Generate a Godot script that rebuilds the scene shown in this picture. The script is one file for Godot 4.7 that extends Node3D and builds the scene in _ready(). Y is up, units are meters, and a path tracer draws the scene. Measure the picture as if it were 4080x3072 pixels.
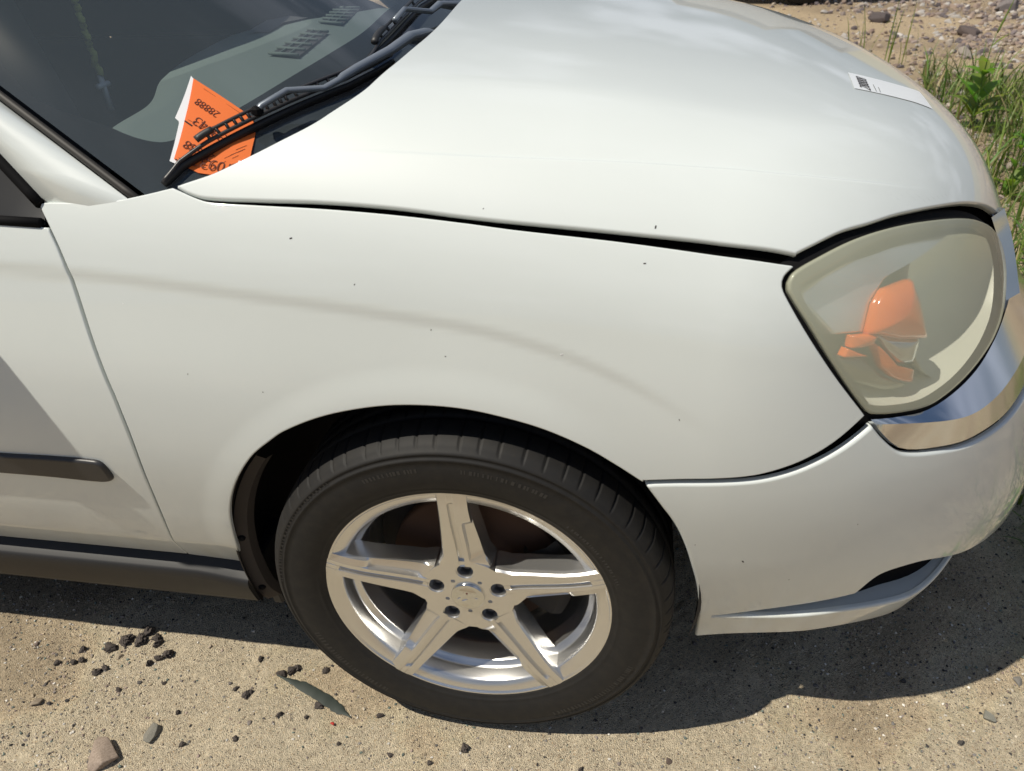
extends Node3D

# ---------------------------------------------------------------- body shape
const XE := 0.30      # rays fan out round this point of the car's axis towards the nose
const YC := 0.5
const ZC := -0.9      # the car's middle plane
const KU := 0.8
const KW := 0.9
const HWS := 0.805    # half width of the windshield
var tw := PackedFloat32Array()
var tl := PackedFloat32Array()
var tn := PackedFloat32Array()
var th := PackedFloat32Array()
var t_band := PackedFloat32Array()
var t_crease := PackedFloat32Array()
const NT := 2400
var rng := RandomNumberGenerator.new()
var n_dust := FastNoiseLite.new()

func hermite(xs: Array, vs: Array, x: float) -> float:
	var n := xs.size()
	x = clampf(x, xs[0], xs[n - 1])
	var i := 0
	while i < n - 2 and x > xs[i + 1]:
		i += 1
	var m := [0.0, 0.0]
	for k in 2:
		var j: int = i + k
		if j == 0: m[k] = (vs[1] - vs[0]) / (xs[1] - xs[0])
		elif j == n - 1: m[k] = (vs[j] - vs[j - 1]) / (xs[j] - xs[j - 1])
		else:
			var hd: float = xs[j + 1] - xs[j]
			var hs: float = xs[j] - xs[j - 1]
			m[k] = (hs * hs * vs[j + 1] + (hd * hd - hs * hs) * vs[j] - hd * hd * vs[j - 1]) / (hs * hd * (hd + hs))
	var h: float = xs[i + 1] - xs[i]
	var t: float = (x - xs[i]) / h
	return (2*t*t*t - 3*t*t + 1) * vs[i] + (t*t*t - 2*t*t + t) * h * m[0] + (-2*t*t*t + 3*t*t) * vs[i + 1] + (t*t*t - t*t) * h * m[1]

func look(tab: PackedFloat32Array, a: float, b: float, x: float) -> float:
	var q := clampf((x - a) / (b - a), 0.0, 1.0) * (NT - 1)
	var i := mini(int(q), NT - 2)
	return lerpf(tab[i], tab[i + 1], q - i)

func fill(tab: PackedFloat32Array, a: float, b: float, xs: Array, vs: Array) -> void:
	tab.resize(NT)
	for i in NT:
		tab[i] = hermite(xs, vs, a + (b - a) * i / (NT - 1.0))

func body_tables() -> void:
	var ys := [.10, .20, .32, .45, .58, .70, .80, .90, 1.05]
	fill(tw, .05, 1.15, ys, [-.085, -.070, -.045, -.018, -.004, -.012, -.032, -.060, -.110])
	fill(tl, .05, 1.15, ys, [.699, .726, .728, .699, .647, .579, .539, .493, .364])
	fill(tn, .05, 1.15, [.10, .32, .58, .80, 1.05], [1.882, 2.319, 2.244, 2.085, 2.485])
	fill(th, -.7, 1.1, [-.6, -.3, 0.0, .3, .5, .65, .8, .95], [1.092, 1.084, 1.066, 1.034, 1.0, .955, .898, .82])
	fill(t_band, -.7, 1.1, [-.6, -.465, -.248, -.084, .073, .196, .289, .36], [.851, .845, .827, .812, .791, .753, .706, .655])
	fill(t_crease, -.7, 1.1, [-.3, -.121, .016, .212, .319, .4, .484, .584, .7], [.768, .766, .763, .754, .748, .741, .72, .667, .55])

func relief(x: float, y: float, zp: float) -> float:
	# small pressed-in details: outward is positive
	var d := 0.0
	var az := absf(zp)
	if az > .55 and y < .88 and x < .5:
		var e := y - look(t_band, -.7, 1.1, x)
		var fade := smoothstep(.36, .20, x)
		if e < .03:
			d -= .0021 * fade * smoothstep(.010, -.011, e) * (1.0 - smoothstep(-.014, -.16, e))
		var c := .361 - y
		d -= .20 * (c + sqrt(c * c + .00003)) * .5 * smoothstep(.3, .1, x)
		var r := Vector2(x + .018, y - .33).length()
		if r < .47 and x < .3:
			d += .0022 * smoothstep(.42, .37, r) * smoothstep(.27, .12, x)
	elif y > .86 and x > -.2 and x < .64:
		var k := az - look(t_crease, -.7, 1.1, x)
		d -= .0020 * smoothstep(.0020, -.0020, k) * (1.0 - smoothstep(-.02, -.15, k)) * smoothstep(-.18, .10, x) * smoothstep(.60, .44, x)
	return d

func body(p: Vector3) -> float:
	var zp := p.z - ZC
	var w := .9 + look(tw, .05, 1.15, p.y)
	var l := look(tl, .05, 1.15, p.y)
	var n := look(tn, .05, 1.15, p.y)
	var g := absf(zp) / w
	if p.x > .327:
		g = pow(pow(g, n) + pow((p.x - .327) / l, n), 1.0 / n)
	var a := (g - 1.0) * w * .9
	var q := minf(absf(zp) / .85, 1.3)
	q *= q
	var b := (p.y - look(th, -.7, 1.1, p.x) + .022 * q + .051 * q * q) * .95
	var h := maxf(.16 - absf(a - b), 0.0)
	return maxf(a, b) + h * h / .64 - relief(p.x, p.y, zp)

func body_normal(p: Vector3) -> Vector3:
	var e := .0016
	var k1 := Vector3(1, -1, -1)
	var k2 := Vector3(-1, -1, 1)
	var k3 := Vector3(-1, 1, -1)
	var k4 := Vector3(1, 1, 1)
	return (k1 * body(p + k1 * e) + k2 * body(p + k2 * e) + k3 * body(p + k3 * e) + k4 * body(p + k4 * e)).normalized()

func solve(o: Vector3, d: Vector3, a: float, b: float) -> Vector3:
	# a is inside the body, b outside
	var fa := body(o + d * a)
	var fb := body(o + d * b)
	var m := b
	for i in 40:
		m = (fa * b - fb * a) / (fa - fb) if i % 3 != 2 else (a + b) * .5
		var fm := body(o + d * m)
		if absf(fm) < 2e-7 or b - a < 1e-6: break
		if fm > 0:
			b = m; fb = fm
		else:
			a = m; fa = fm
	return o + d * m

func wind(s: float, t: float) -> Vector3:
	var q := s / HWS
	var k := 1.0 - pow(absf(q), 5.0)
	return Vector3(-.395 + .195 * k - t, .935 + .125 * k + .55 * t, ZC + s - .35 * q * t)

func wind_normal(s: float, t: float) -> Vector3:
	var n := (wind(s, t + .001) - wind(s, t - .001)).cross(wind(s + .001, t) - wind(s - .001, t)).normalized()
	return n if n.y > 0 else -n

# mode 0: (u, w) round the body; 1: (x, z from the middle) on the hood; 2: (s, t) on the windshield
func surf(b: Vector2, mode: int) -> Array:
	var p: Vector3
	if mode == 2:
		return [wind(b.x, b.y), wind_normal(b.x, b.y)]
	if mode == 3:  # paper lying on the glass, lifting away from the wiper that holds it
		var d := (b - Vector2(.767, -.006)).cross(Vector2(-.988, -.152))
		var up := wind_normal(b.x, b.y)
		return [wind(b.x, b.y) + up * (.0024 + 1.1 * d * d + .0012 * sin(b.x * 90.0 + b.y * 60.0)), up]
	if mode == 4:  # the bumper: its lip below the ledge stands proud
		var s := surf(b, 0)
		if b.y < lip_line(b.x) and b.x > .376:
			s[0] += s[1] * (.012 * smoothstep(.376, .53, b.x) - .050 * smoothstep(.64, .90, b.x))
		return s
	if mode == 1:
		p = solve(Vector3(b.x, 0, ZC + b.y), Vector3.UP, .6, 1.25)
	else:
		var a := b.y / KW
		if b.x <= XE:
			p = solve(Vector3(b.x, YC, ZC), Vector3(0, sin(a), cos(a)), .25, 1.5)
		else:
			var f := (b.x - XE) / KU
			p = solve(Vector3(XE, YC, ZC), Vector3(cos(a) * sin(f), sin(a), cos(a) * cos(f)), .25, 1.5)
	return [p, body_normal(p)]

func lip_line(u: float) -> float:
	return hermite([.37, .435, .535, .62, .70, .77, .85, 1.0, 1.6], [-.227, -.205, -.184, -.178, -.186, -.186, -.182, -.180, -.180], u)

func at(u: float, w: float, off := 0.0) -> Vector3:
	var s := surf(Vector2(u, w), 0)
	return s[0] + s[1] * off

func glass(s: float, t: float, off := 0.0) -> Vector3:
	return wind(s, t) + wind_normal(s, t) * off

# ---------------------------------------------------------------- curves
func v2(a: Array) -> PackedVector2Array:
	var o := PackedVector2Array()
	for i in range(0, a.size(), 2):
		o.append(Vector2(a[i], a[i + 1]))
	return o

func spline(a: Array, ds := .006) -> PackedVector2Array:
	var c := v2(a)
	var o := PackedVector2Array()
	for i in c.size() - 1:
		var p0 := c[maxi(i - 1, 0)]
		var p3 := c[mini(i + 2, c.size() - 1)]
		var d := c[i].distance_to(c[i + 1])
		var m1 := (c[i + 1] - p0) / maxf(c[i + 1].distance_to(c[i]) + c[i].distance_to(p0), 1e-6) * d if i > 0 else c[i + 1] - c[i]
		var m2 := (p3 - c[i]) / maxf(p3.distance_to(c[i + 1]) + d, 1e-6) * d if i < c.size() - 2 else c[i + 1] - c[i]
		var n := maxi(1, int(ceil(d / ds)))
		for k in n:
			var t := float(k) / n
			o.append(c[i] * (2*t*t*t - 3*t*t + 1) + m1 * (t*t*t - 2*t*t + t) + c[i + 1] * (-2*t*t*t + 3*t*t) + m2 * (t*t*t - t*t))
	o.append(c[c.size() - 1])
	return o

func join(parts: Array) -> PackedVector2Array:
	var o := PackedVector2Array()
	for p in parts:
		for q in p:
			if o.is_empty() or o[o.size() - 1].distance_to(q) > 8e-4:
				o.append(q)
	if o.size() > 2 and o[0].distance_to(o[o.size() - 1]) < 8e-4:
		o.remove_at(o.size() - 1)
	return o

func rev(p: PackedVector2Array) -> PackedVector2Array:
	var o := p.duplicate()
	o.reverse()
	return o

func resample(c: PackedVector2Array, n: int) -> PackedVector2Array:
	var l := [0.0]
	for i in c.size() - 1:
		l.append(l[i] + c[i].distance_to(c[i + 1]))
	var o := PackedVector2Array()
	var k := 0
	for i in n:
		var d: float = l[l.size() - 1] * i / (n - 1.0)
		while k < c.size() - 2 and l[k + 1] < d:
			k += 1
		o.append(c[k].lerp(c[k + 1], clampf((d - l[k]) / maxf(l[k + 1] - l[k], 1e-9), 0, 1)))
	return o

# ---------------------------------------------------------------- mesh helpers
class Sheet:
	var v := PackedVector3Array()
	var n := PackedVector3Array()
	var uv := PackedVector2Array()
	var ix := PackedInt32Array()
	var col := PackedColorArray()
	func put(p: Vector3, m: Vector3, t := Vector2.ZERO) -> int:
		v.append(p); n.append(m); uv.append(t)
		return v.size() - 1
	func tri(a: int, b: int, c: int) -> void:
		var f := (v[b] - v[a]).cross(v[c] - v[a])
		if f.dot(n[a] + n[b] + n[c]) > 0:
			ix.append_array([a, c, b])
		else:
			ix.append_array([a, b, c])
	func quad(a: int, b: int, c: int, d: int) -> void:
		tri(a, b, c); tri(a, c, d)
	func done() -> ArrayMesh:
		var arr := []
		arr.resize(Mesh.ARRAY_MAX)
		arr[Mesh.ARRAY_VERTEX] = v
		arr[Mesh.ARRAY_NORMAL] = n
		arr[Mesh.ARRAY_TEX_UV] = uv
		arr[Mesh.ARRAY_INDEX] = ix
		if col.size() == v.size(): arr[Mesh.ARRAY_COLOR] = col
		var m := ArrayMesh.new()
		m.add_surface_from_arrays(Mesh.PRIMITIVE_TRIANGLES, arr)
		return m

func panel(poly: PackedVector2Array, mode: int, step: float, roll: float, depth: float, off := 0.0) -> ArrayMesh:
	var n := poly.size()
	var area := 0.0
	for i in n:
		area += poly[i].cross(poly[(i + 1) % n])
	if area < 0:
		poly = rev(poly)
	var inner := PackedVector2Array()
	for i in n:
		var d1 := (poly[i] - poly[(i + n - 1) % n]).normalized()
		var d2 := (poly[(i + 1) % n] - poly[i]).normalized()
		var o := Vector2(d1.y, -d1.x) + Vector2(d2.y, -d2.x)
		o = o.normalized() / maxf(.55, sqrt(maxf(0.0, (1.0 + d1.dot(d2)) * .5)))
		inner.append(poly[i] - o * roll)
	var sh := Sheet.new()
	var seen := {}
	var cache := func(b: Vector2) -> int:
		var key := Vector2i(roundi(b.x * 20000), roundi(b.y * 20000))
		if not seen.has(key):
			var s := surf(b, mode)
			seen[key] = sh.put(s[0] + s[1] * off, s[1], b)
		return seen[key]
	var lo := inner[0]
	var hi := inner[0]
	for q in inner:
		lo = lo.min(q); hi = hi.max(q)
	var nx := int((hi.x - lo.x) / step) + 2
	var ny := int((hi.y - lo.y) / step) + 2
	lo -= Vector2(step, step) * .37
	var edge := {}
	for i in n:
		var a := inner[i]
		var b := inner[(i + 1) % n]
		var m := int(a.distance_to(b) / step * 4) + 2
		for k in m + 1:
			var q := (a.lerp(b, float(k) / m) - lo) / step
			for dx in [-.08, .08]:
				for dy in [-.08, .08]:
					edge[Vector2i(floori(q.x + dx), floori(q.y + dy))] = true
	var ni := inner.size()
	for j in range(-1, ny + 1):
		var yc := lo.y + (j + .5) * step
		var xs := []
		for i in ni:
			var a := inner[i]
			var b := inner[(i + 1) % ni]
			if (a.y <= yc) != (b.y <= yc):
				xs.append(a.x + (yc - a.y) / (b.y - a.y) * (b.x - a.x))
		for i in range(-1, nx + 1):
			var c := lo + Vector2(i, j) * step
			var inside := false
			for x in xs:
				if x > c.x + step * .5: inside = not inside
			var sq := PackedVector2Array([c, c + Vector2(step, 0), c + Vector2(step, step), c + Vector2(0, step)])
			if edge.has(Vector2i(i, j)):
				for piece in Geometry2D.intersect_polygons(sq, inner):
					var t := Geometry2D.triangulate_polygon(piece)
					for k in range(0, t.size(), 3):
						var ia: int = cache.call(piece[t[k]])
						var ib: int = cache.call(piece[t[k + 1]])
						var ic: int = cache.call(piece[t[k + 2]])
						if ia != ib and ib != ic and ia != ic:
							sh.tri(ia, ib, ic)
			elif inside and mode == 1 and absf(absf(c.y + step * .5) - look(t_crease, -.7, 1.1, c.x)) < .012 and c.x > -.2 and c.x < .62:
				# finer facets along the pressed crease
				for a in 6:
					for b in 6:
						var o := c + Vector2(a, b) * step / 6.0
						var e := step / 6.0
						sh.quad(cache.call(o), cache.call(o + Vector2(e, 0)), cache.call(o + Vector2(e, e)), cache.call(o + Vector2(0, e)))
			elif inside:
				var ia: int = cache.call(sq[0])
				var ib: int = cache.call(sq[1])
				var ic: int = cache.call(sq[2])
				var id: int = cache.call(sq[3])
				sh.quad(ia, ib, ic, id)
	if depth > 0.0:
		var rows := []
		var angs := [0.0, .5, 1.05, PI / 2]
		for i in n:
			var s0 := surf(inner[i], mode)
			var s1 := surf(poly[i], mode)
			var tv: Vector3 = s1[0] - s0[0]
			var nn: Vector3 = s0[1]
			tv -= nn * tv.dot(nn)
			var r := tv.length()
			tv = tv / maxf(r, 1e-6)
			var row := []
			for a in angs:
				row.append(sh.put(s0[0] + nn * (off - r * (1 - cos(a))) + tv * r * sin(a), nn * cos(a) + tv * sin(a), poly[i]))
			row.append(sh.put(s0[0] + nn * (off - r - depth) + tv * r, tv, poly[i]))
			rows.append(row)
		for i in n:
			var a: Array = rows[i]
			var b: Array = rows[(i + 1) % n]
			for k in angs.size():
				sh.quad(a[k], b[k], b[k + 1], a[k + 1])
	for q in sh.v:
		# dried splashes along the lower edges
		var k := smoothstep(.44, .26, q.y + .05 * n_dust.get_noise_3d(q.x * 7.0, q.y * 2.5, q.z * 7.0)) * clampf(.55 + .9 * n_dust.get_noise_3d(q.x * 30.0, q.y * 9.0, q.z * 30.0), 0.0, 1.0)
		var wide := .985 + .03 * n_dust.get_noise_3d(q.x * 3.0, q.y * 3.0, q.z * 3.0)
		sh.col.append((Color(1, 1, 1) * wide).lerp(Color(.80, .73, .61), k * .40))
	return sh.done()

# rows of points joined into a sheet; sharp = false smooths across rows
func loft(rows: Array, sharp := false, closed := false, up := Vector3.ZERO) -> ArrayMesh:
	var st := SurfaceTool.new()
	st.begin(Mesh.PRIMITIVE_TRIANGLES)
	for j in rows.size() - 1:
		st.set_smooth_group(j if sharp else 0)
		var a: Array = rows[j]
		var b: Array = rows[j + 1]
		var n := a.size()
		for i in (n if closed else n - 1):
			var k := (i + 1) % n
			for p in [a[i], a[k], b[k], a[i], b[k], b[i]]:
				st.add_vertex(p)
	st.index()
	st.generate_normals()
	return st.commit()

func lathe(prof: Array, n: int, sharp := false) -> ArrayMesh:
	# prof: [radius, z]; turned round z
	var rows := []
	for p in prof:
		var r := []
		for i in n:
			var a := TAU * i / n
			r.append(Vector3(p[0] * cos(a), p[0] * sin(a), p[1]))
		rows.append(r)
	return loft(rows, sharp, true)

func tube(path: Array, rad: Array, sides := 8, flat := 1.0) -> ArrayMesh:
	var rows := []
	for i in path.size():
		var d: Vector3 = (path[mini(i + 1, path.size() - 1)] - path[maxi(i - 1, 0)]).normalized()
		var x := d.cross(Vector3.UP if absf(d.y) < .95 else Vector3.RIGHT).normalized()
		var y := x.cross(d)
		var r: float = rad[mini(i, rad.size() - 1)]
		var row := []
		for k in sides:
			var a := TAU * (k + .5) / sides
			row.append(path[i] + x * cos(a) * r + y * sin(a) * r * flat)
		rows.append(row)
	var e0 := []
	var e1 := []
	for k in sides:
		e0.append(path[0]); e1.append(path[path.size() - 1])
	return loft([e0] + rows + [e1], false, true)

func box_mesh(s: Vector3, ch := .1) -> ArrayMesh:
	# a box with chamfered edges
	var c := minf(minf(s.x, s.y), s.z) * ch
	var rows := []
	for lev in [[-1.0, 1.0], [-1.0, 0.0], [1.0, 0.0], [1.0, 1.0]]:
		var hx: float = s.x * .5 - c * lev[1]
		var hz: float = s.z * .5 - c * lev[1]
		var y: float = (s.y * .5) * lev[0] + (-c * lev[0] if lev[1] == 0.0 else 0.0)
		rows.append([Vector3(-hx, y, -hz + c), Vector3(-hx + c, y, -hz), Vector3(hx - c, y, -hz), Vector3(hx, y, -hz + c), Vector3(hx, y, hz - c), Vector3(hx - c, y, hz), Vector3(-hx + c, y, hz), Vector3(-hx, y, hz - c)])
	var lowc := []
	var topc := []
	for k in 8:
		lowc.append(Vector3(0, -s.y * .5, 0)); topc.append(Vector3(0, s.y * .5, 0))
	var st := SurfaceTool.new()
	st.begin(Mesh.PRIMITIVE_TRIANGLES)
	st.set_smooth_group(-1)
	var all := [lowc] + rows + [topc]
	for j in all.size() - 1:
		for i in 8:
			var k := (i + 1) % 8
			for p in [all[j][i], all[j + 1][k], all[j][k], all[j][i], all[j + 1][i], all[j + 1][k]]:
				st.add_vertex(p)
	st.generate_normals()
	return st.commit()

func rock(seed_: int, sub := 2, rough := .35, flat := .6, near := .55) -> ArrayMesh:
	var r := RandomNumberGenerator.new()
	r.seed = seed_
	var g := (1 + sqrt(5.0)) / 2
	var v := [Vector3(-1, g, 0), Vector3(1, g, 0), Vector3(-1, -g, 0), Vector3(1, -g, 0), Vector3(0, -1, g), Vector3(0, 1, g), Vector3(0, -1, -g), Vector3(0, 1, -g), Vector3(g, 0, -1), Vector3(g, 0, 1), Vector3(-g, 0, -1), Vector3(-g, 0, 1)]
	for i in v.size(): v[i] = v[i].normalized()
	var f := [0,11,5, 0,5,1, 0,1,7, 0,7,10, 0,10,11, 1,5,9, 5,11,4, 11,10,2, 10,7,6, 7,1,8, 3,9,4, 3,4,2, 3,2,6, 3,6,8, 3,8,9, 4,9,5, 2,4,11, 6,2,10, 8,6,7, 9,8,1]
	for s in sub:
		var nf := []
		var mid := {}
		for i in range(0, f.size(), 3):
			var m := []
			for k in 3:
				var a: int = f[i + k]
				var b: int = f[i + (k + 1) % 3]
				var key := Vector2i(mini(a, b), maxi(a, b))
				if not mid.has(key):
					mid[key] = v.size()
					v.append((v[a] + v[b]).normalized())
				m.append(mid[key])
			nf.append_array([f[i], m[0], m[2], f[i + 1], m[1], m[0], f[i + 2], m[2], m[1], m[0], m[1], m[2]])
		f = nf
	var cuts := []
	for i in (9 if near > .5 else 14):
		cuts.append([Vector3(r.randfn(), r.randfn(), r.randfn()).normalized(), r.randf_range(near, near + .35)])
	var ns := FastNoiseLite.new()
	ns.seed = seed_
	ns.frequency = 1.1
	var ps := []
	for p in v:
		var l := 1.0 + rough * ns.get_noise_3dv(p * 1.7) + rough * .4 * ns.get_noise_3dv(p * 5.0)
		var q: Vector3 = p * l
		for c in cuts:
			var d: float = q.dot(c[0]) - c[1]
			if d > 0: q -= c[0] * d * (.85 if near > .5 else .97)
		ps.append(q * Vector3(1, flat, .8))
	var st := SurfaceTool.new()
	st.begin(Mesh.PRIMITIVE_TRIANGLES)
	st.set_smooth_group(-1 if sub < 3 else 0)
	for i in range(0, f.size(), 3):
		for k in [0, 2, 1]:
			st.add_vertex(ps[f[i + k]])
	st.generate_normals()
	return st.commit()

# ---------------------------------------------------------------- naming helpers
func thing(called: String, label: String, category: String, where := Vector3.ZERO, group := "") -> Node3D:
	var o := Node3D.new()
	o.name = called
	add_child(o, true)
	o.position = where
	o.set_meta("label", label)
	o.set_meta("category", category)
	if group: o.set_meta("group", group)
	return o

func part(called: String, m: Mesh, mat: Material, parent: Node3D, label := "") -> MeshInstance3D:
	var o := MeshInstance3D.new()
	o.name = called
	o.mesh = m
	o.material_override = mat
	parent.add_child(o, true)
	if label: o.set_meta("label", label)
	return o

func lone(called: String, m: Mesh, mat: Material, label: String, category: String, where := Vector3.ZERO, group := "") -> MeshInstance3D:
	var o := part(called, m, mat, self, label)
	o.position = where
	o.set_meta("category", category)
	if group: o.set_meta("group", group)
	return o

func pick(r: float, g: float, b: float, rough := .6, metal := 0.0, coat := 0.0) -> StandardMaterial3D:
	# linear base colour
	var m := StandardMaterial3D.new()
	m.albedo_color = Color(r, g, b).linear_to_srgb()
	m.roughness = rough
	m.metallic = metal
	if coat > 0:
		m.clearcoat_enabled = true
		m.clearcoat = coat
		m.clearcoat_roughness = .03
	return m

func noise_tex(size: int, freq: float, ramp: Array, seed_: int, octaves := 4, kind := FastNoiseLite.TYPE_SIMPLEX_SMOOTH) -> NoiseTexture2D:
	var n := FastNoiseLite.new()
	n.noise_type = kind
	n.frequency = freq
	n.seed = seed_
	n.fractal_octaves = octaves
	n.fractal_gain = .6
	var t := NoiseTexture2D.new()
	t.width = size
	t.height = size
	t.seamless = true
	t.noise = n
	t.generate_mipmaps = false
	if ramp.size():
		var g := Gradient.new()
		var offs := PackedFloat32Array()
		var cols := PackedColorArray()
		for r in ramp:
			offs.append(r[0])
			cols.append(Color(r[1], r[2], r[3]))
		g.offsets = offs
		g.colors = cols
		t.color_ramp = g
	return t

var M := {}
var car: Node3D

func _ready() -> void:
	# ---- camera
	var cam := Camera3D.new()
	cam.name = "camera"
	var right := Vector3(.98788897, -.0361393, -.1508951)
	var upv := Vector3(-.05532178, .82654755, -.56014163)
	var fwd := Vector3(-.1449651, -.56170552, -.81453792)
	cam.transform = Transform3D(Basis(right, upv, -fwd).orthonormalized(), Vector3(.21417967, 1.22869048, .70863299))
	cam.fov = 56.6447
	cam.near = .02
	cam.far = 900.0
	var lens := CameraAttributesPhysical.new()
	lens.frustum_focal_length = 12.0 / tan(deg_to_rad(56.6447 / 2.0))
	lens.frustum_focus_distance = 1.25
	lens.frustum_near = .02
	lens.frustum_far = 900.0
	lens.exposure_aperture = 7.0
	cam.attributes = lens
	add_child(cam)
	# ---- sky and exposure
	var sky_mat := ProceduralSkyMaterial.new()
	sky_mat.sky_top_color = Color(.30, .40, .55)
	sky_mat.sky_horizon_color = Color(.66, .71, .75)
	sky_mat.sky_curve = .16
	sky_mat.ground_bottom_color = Color(.42, .38, .31)
	sky_mat.ground_horizon_color = Color(.55, .53, .48)
	sky_mat.sky_energy_multiplier = .76
	sky_mat.sun_angle_max = 12.0
	sky_mat.sky_cover = cloud_cover()
	sky_mat.sky_cover_modulate = Color(1, 1, 1, 1)
	var sky := Sky.new()
	sky.sky_material = sky_mat
	var env := Environment.new()
	env.background_mode = Environment.BG_SKY
	env.sky = sky
	env.tonemap_mode = Environment.TONE_MAPPER_LINEAR
	env.tonemap_exposure = 1.17
	env.sdfgi_enabled = true
	env.ssao_enabled = true
	env.ssil_enabled = true
	var we := WorldEnvironment.new()
	we.environment = env
	add_child(we)
	# ---- sun
	var sun := DirectionalLight3D.new()
	sun.name = "sun"
	sun.light_energy = 1.2
	sun.light_color = Color(1.0, .97, .91)
	sun.light_angular_distance = .53
	sun.shadow_enabled = true
	sun.basis = Basis.looking_at(Vector3(.55, -1.0, -.24).normalized(), Vector3.RIGHT)
	add_child(sun)

	rng.seed = 11
	n_dust.seed = 31
	n_dust.frequency = 1.0
	n_dust.fractal_octaves = 3
	body_tables()
	materials()
	ground()
	background()
	car = thing("parked_car", "white saloon car with five-spoke alloy wheels parked on sandy ground", "car")
	car_body()
	headlight()
	windows()
	make_wheels()
	wipers()
	rest_of_car()
	papers()
	litter()
	plants()

func cloud_cover() -> ImageTexture:
	var w := 1024
	var h := 512
	var im := Image.create(w, h, false, Image.FORMAT_RGBA8)
	var n := FastNoiseLite.new()
	n.seed = 5
	n.frequency = 1.5
	n.fractal_octaves = 6
	n.fractal_gain = .55
	for y in h:
		var el := (.5 - (y + .5) / h) * PI
		for x in w:
			var az := TAU * (x + .5) / w
			var d := Vector3(cos(el) * cos(az), sin(el), cos(el) * sin(az))
			var c := 0.0
			if d.y > .0:
				var q := d / (d.y + .25)
				c = smoothstep(-.12, .48, n.get_noise_3d(q.x * 1.0, q.z * 1.0, 0.0)) * smoothstep(0.0, .12, d.y)
			im.set_pixel(x, y, Color(.95, .96, 1.0, c * .36))
	return ImageTexture.create_from_image(im)

func materials() -> void:
	var p := pick(.735, .782, .768, .5, 0.0, 1.0)
	p.vertex_color_use_as_albedo = true
	M.paint = p
	M.dirty_paint = p
	M.black = pick(.008, .008, .009, .7)
	M.black.metallic_specular = .2
	M.gloss_black = pick(.010, .010, .013, .18, 0, .5)
	M.plastic = pick(.030, .030, .031, .5)
	M.trim = pick(.035, .034, .036, .38)
	M.void = pick(.003, .003, .003, 1.0)
	M.void.metallic_specular = 0.0
	M.chrome = pick(.80, .81, .83, .13, 1.0)
	M.alloy = pick(.74, .737, .725, .27, .93)
	M.alloy_inner = pick(.42, .40, .38, .45, .9)
	M.rust = pick(.10, .055, .035, .85, .2)
	M.rubber = pick(.0165, .0155, .015, .7)
	M.rubber.albedo_color = Color(.0150, .0142, .0136).linear_to_srgb()
	M.rubber.albedo_texture = noise_tex(256, .03, [[.2, .74, .74, .75], [.5, .85, .85, .85], [.8, 1.0, .97, .92]], 14, 5)
	M.rubber.uv1_triplanar = true
	M.rubber.uv1_scale = Vector3(5, 5, 5)
	M.liner = pick(.020, .018, .017, .8)
	M.liner_dusty = pick(.055, .045, .038, .85)
	M.glass = StandardMaterial3D.new()
	M.glass.transparency = BaseMaterial3D.TRANSPARENCY_ALPHA
	M.glass.albedo_color = Color(.52, .57, .60, .17)
	M.glass.roughness = .0
	M.dark_glass = pick(.008, .010, .011, .6)
	M.dark_glass.metallic_specular = 0.0
	M.dash = pick(.10, .14, .13, .9)
	M.frit = pick(.006, .006, .007, 1.0)
	M.frit.metallic_specular = 0.0
	M.steel = pick(.22, .25, .29, .34, .35)
	M.orange = pick(.90, .19, .032, .75)
	M.orange.backlight_enabled = true
	M.orange.backlight = Color(.5, .12, .02)
	M.paper = pick(.80, .80, .82, .8)
	M.ink = pick(.02, .012, .012, .8)
	M.ink_orange = pick(.11, .024, .012, .8)

# ---------------------------------------------------------------- curves on the car's body, as (u, w) or (x, z) pairs
var hood_rear := [0.0, 0.0]
const HOOD_REAR := [-.119, .110, -.100, .361, -.101, .503, -.122, .665, -.166, .727, -.218, .761, -.287, .791, -.342, .805]
const HOOD_SIDE := [-.342, .807, -.327, .811, -.305, .814, -.238, .814, -.149, .813, -.062, .814, .023, .8168, .082, .818, .217, .819, .296, .819, .347, .819, .408, .816]
const HOOD_FRONT := [.408, .815, .431, .802, .461, .783, .494, .763, .529, .737, .568, .706, .613, .665, .668, .608, .707, .564, .747, .516, .780, .470]
const FENDER_TOP := [-.531, .428, -.530, .432, -.523, .434, -.470, .435, -.427, .438, -.390, .445, -.348, .455]
const FENDER_EDGE := [-.348, .455, -.340, .452, -.316, .443, -.297, .4385, -.238, .4362, -.149, .4335, -.062, .4285, .023, .4212, .082, .4150, .217, .4035, .346, .389, .399, .381]
const FENDER_FRONT := [.402, .380, .391, .369, .389, .358, .396, .342, .420, .302, .455, .251, .499, .193]
const FENDER_LOW := [.499, .192, .465, .161, .436, .141, .408, .127, .380, .117, .341, .110, .302, .105, .255, .0985]
const ARCH := [.255, .095, .220, .120, .180, .145, .128, .168, .076, .182, .024, .191, -.029, .193, -.083, .189, -.140, .177, -.185, .162, -.232, .139, -.254, .123, -.288, .094, -.320, .053, -.344, .012, -.362, -.030, -.374, -.072, -.389, -.143, -.402, -.227]
const FENDER_REAR := [-.514, -.214, -.506, -.143, -.491, -.068, -.478, .024, -.471, .103, -.473, .168, -.478, .207, -.484, .250, -.496, .339, -.506, .375, -.519, .405, -.531, .428]
const DOOR_EDGE := [-0.5157, -0.213, -0.5077, -0.144, -0.4937, -0.068, -0.4807, 0.023, -0.4747, 0.102, -0.4767, 0.168, -0.4817, 0.207, -0.4877, 0.249, -0.4997, 0.338, -0.5092, 0.375, -0.5212, 0.403]
const ARCH_BUMPER := [.2575, .0905, .279, .057, .301, .020, .318, -.027, .332, -.080, .345, -.136, .355, -.200, .361, -.276, .362, -.304]
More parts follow.
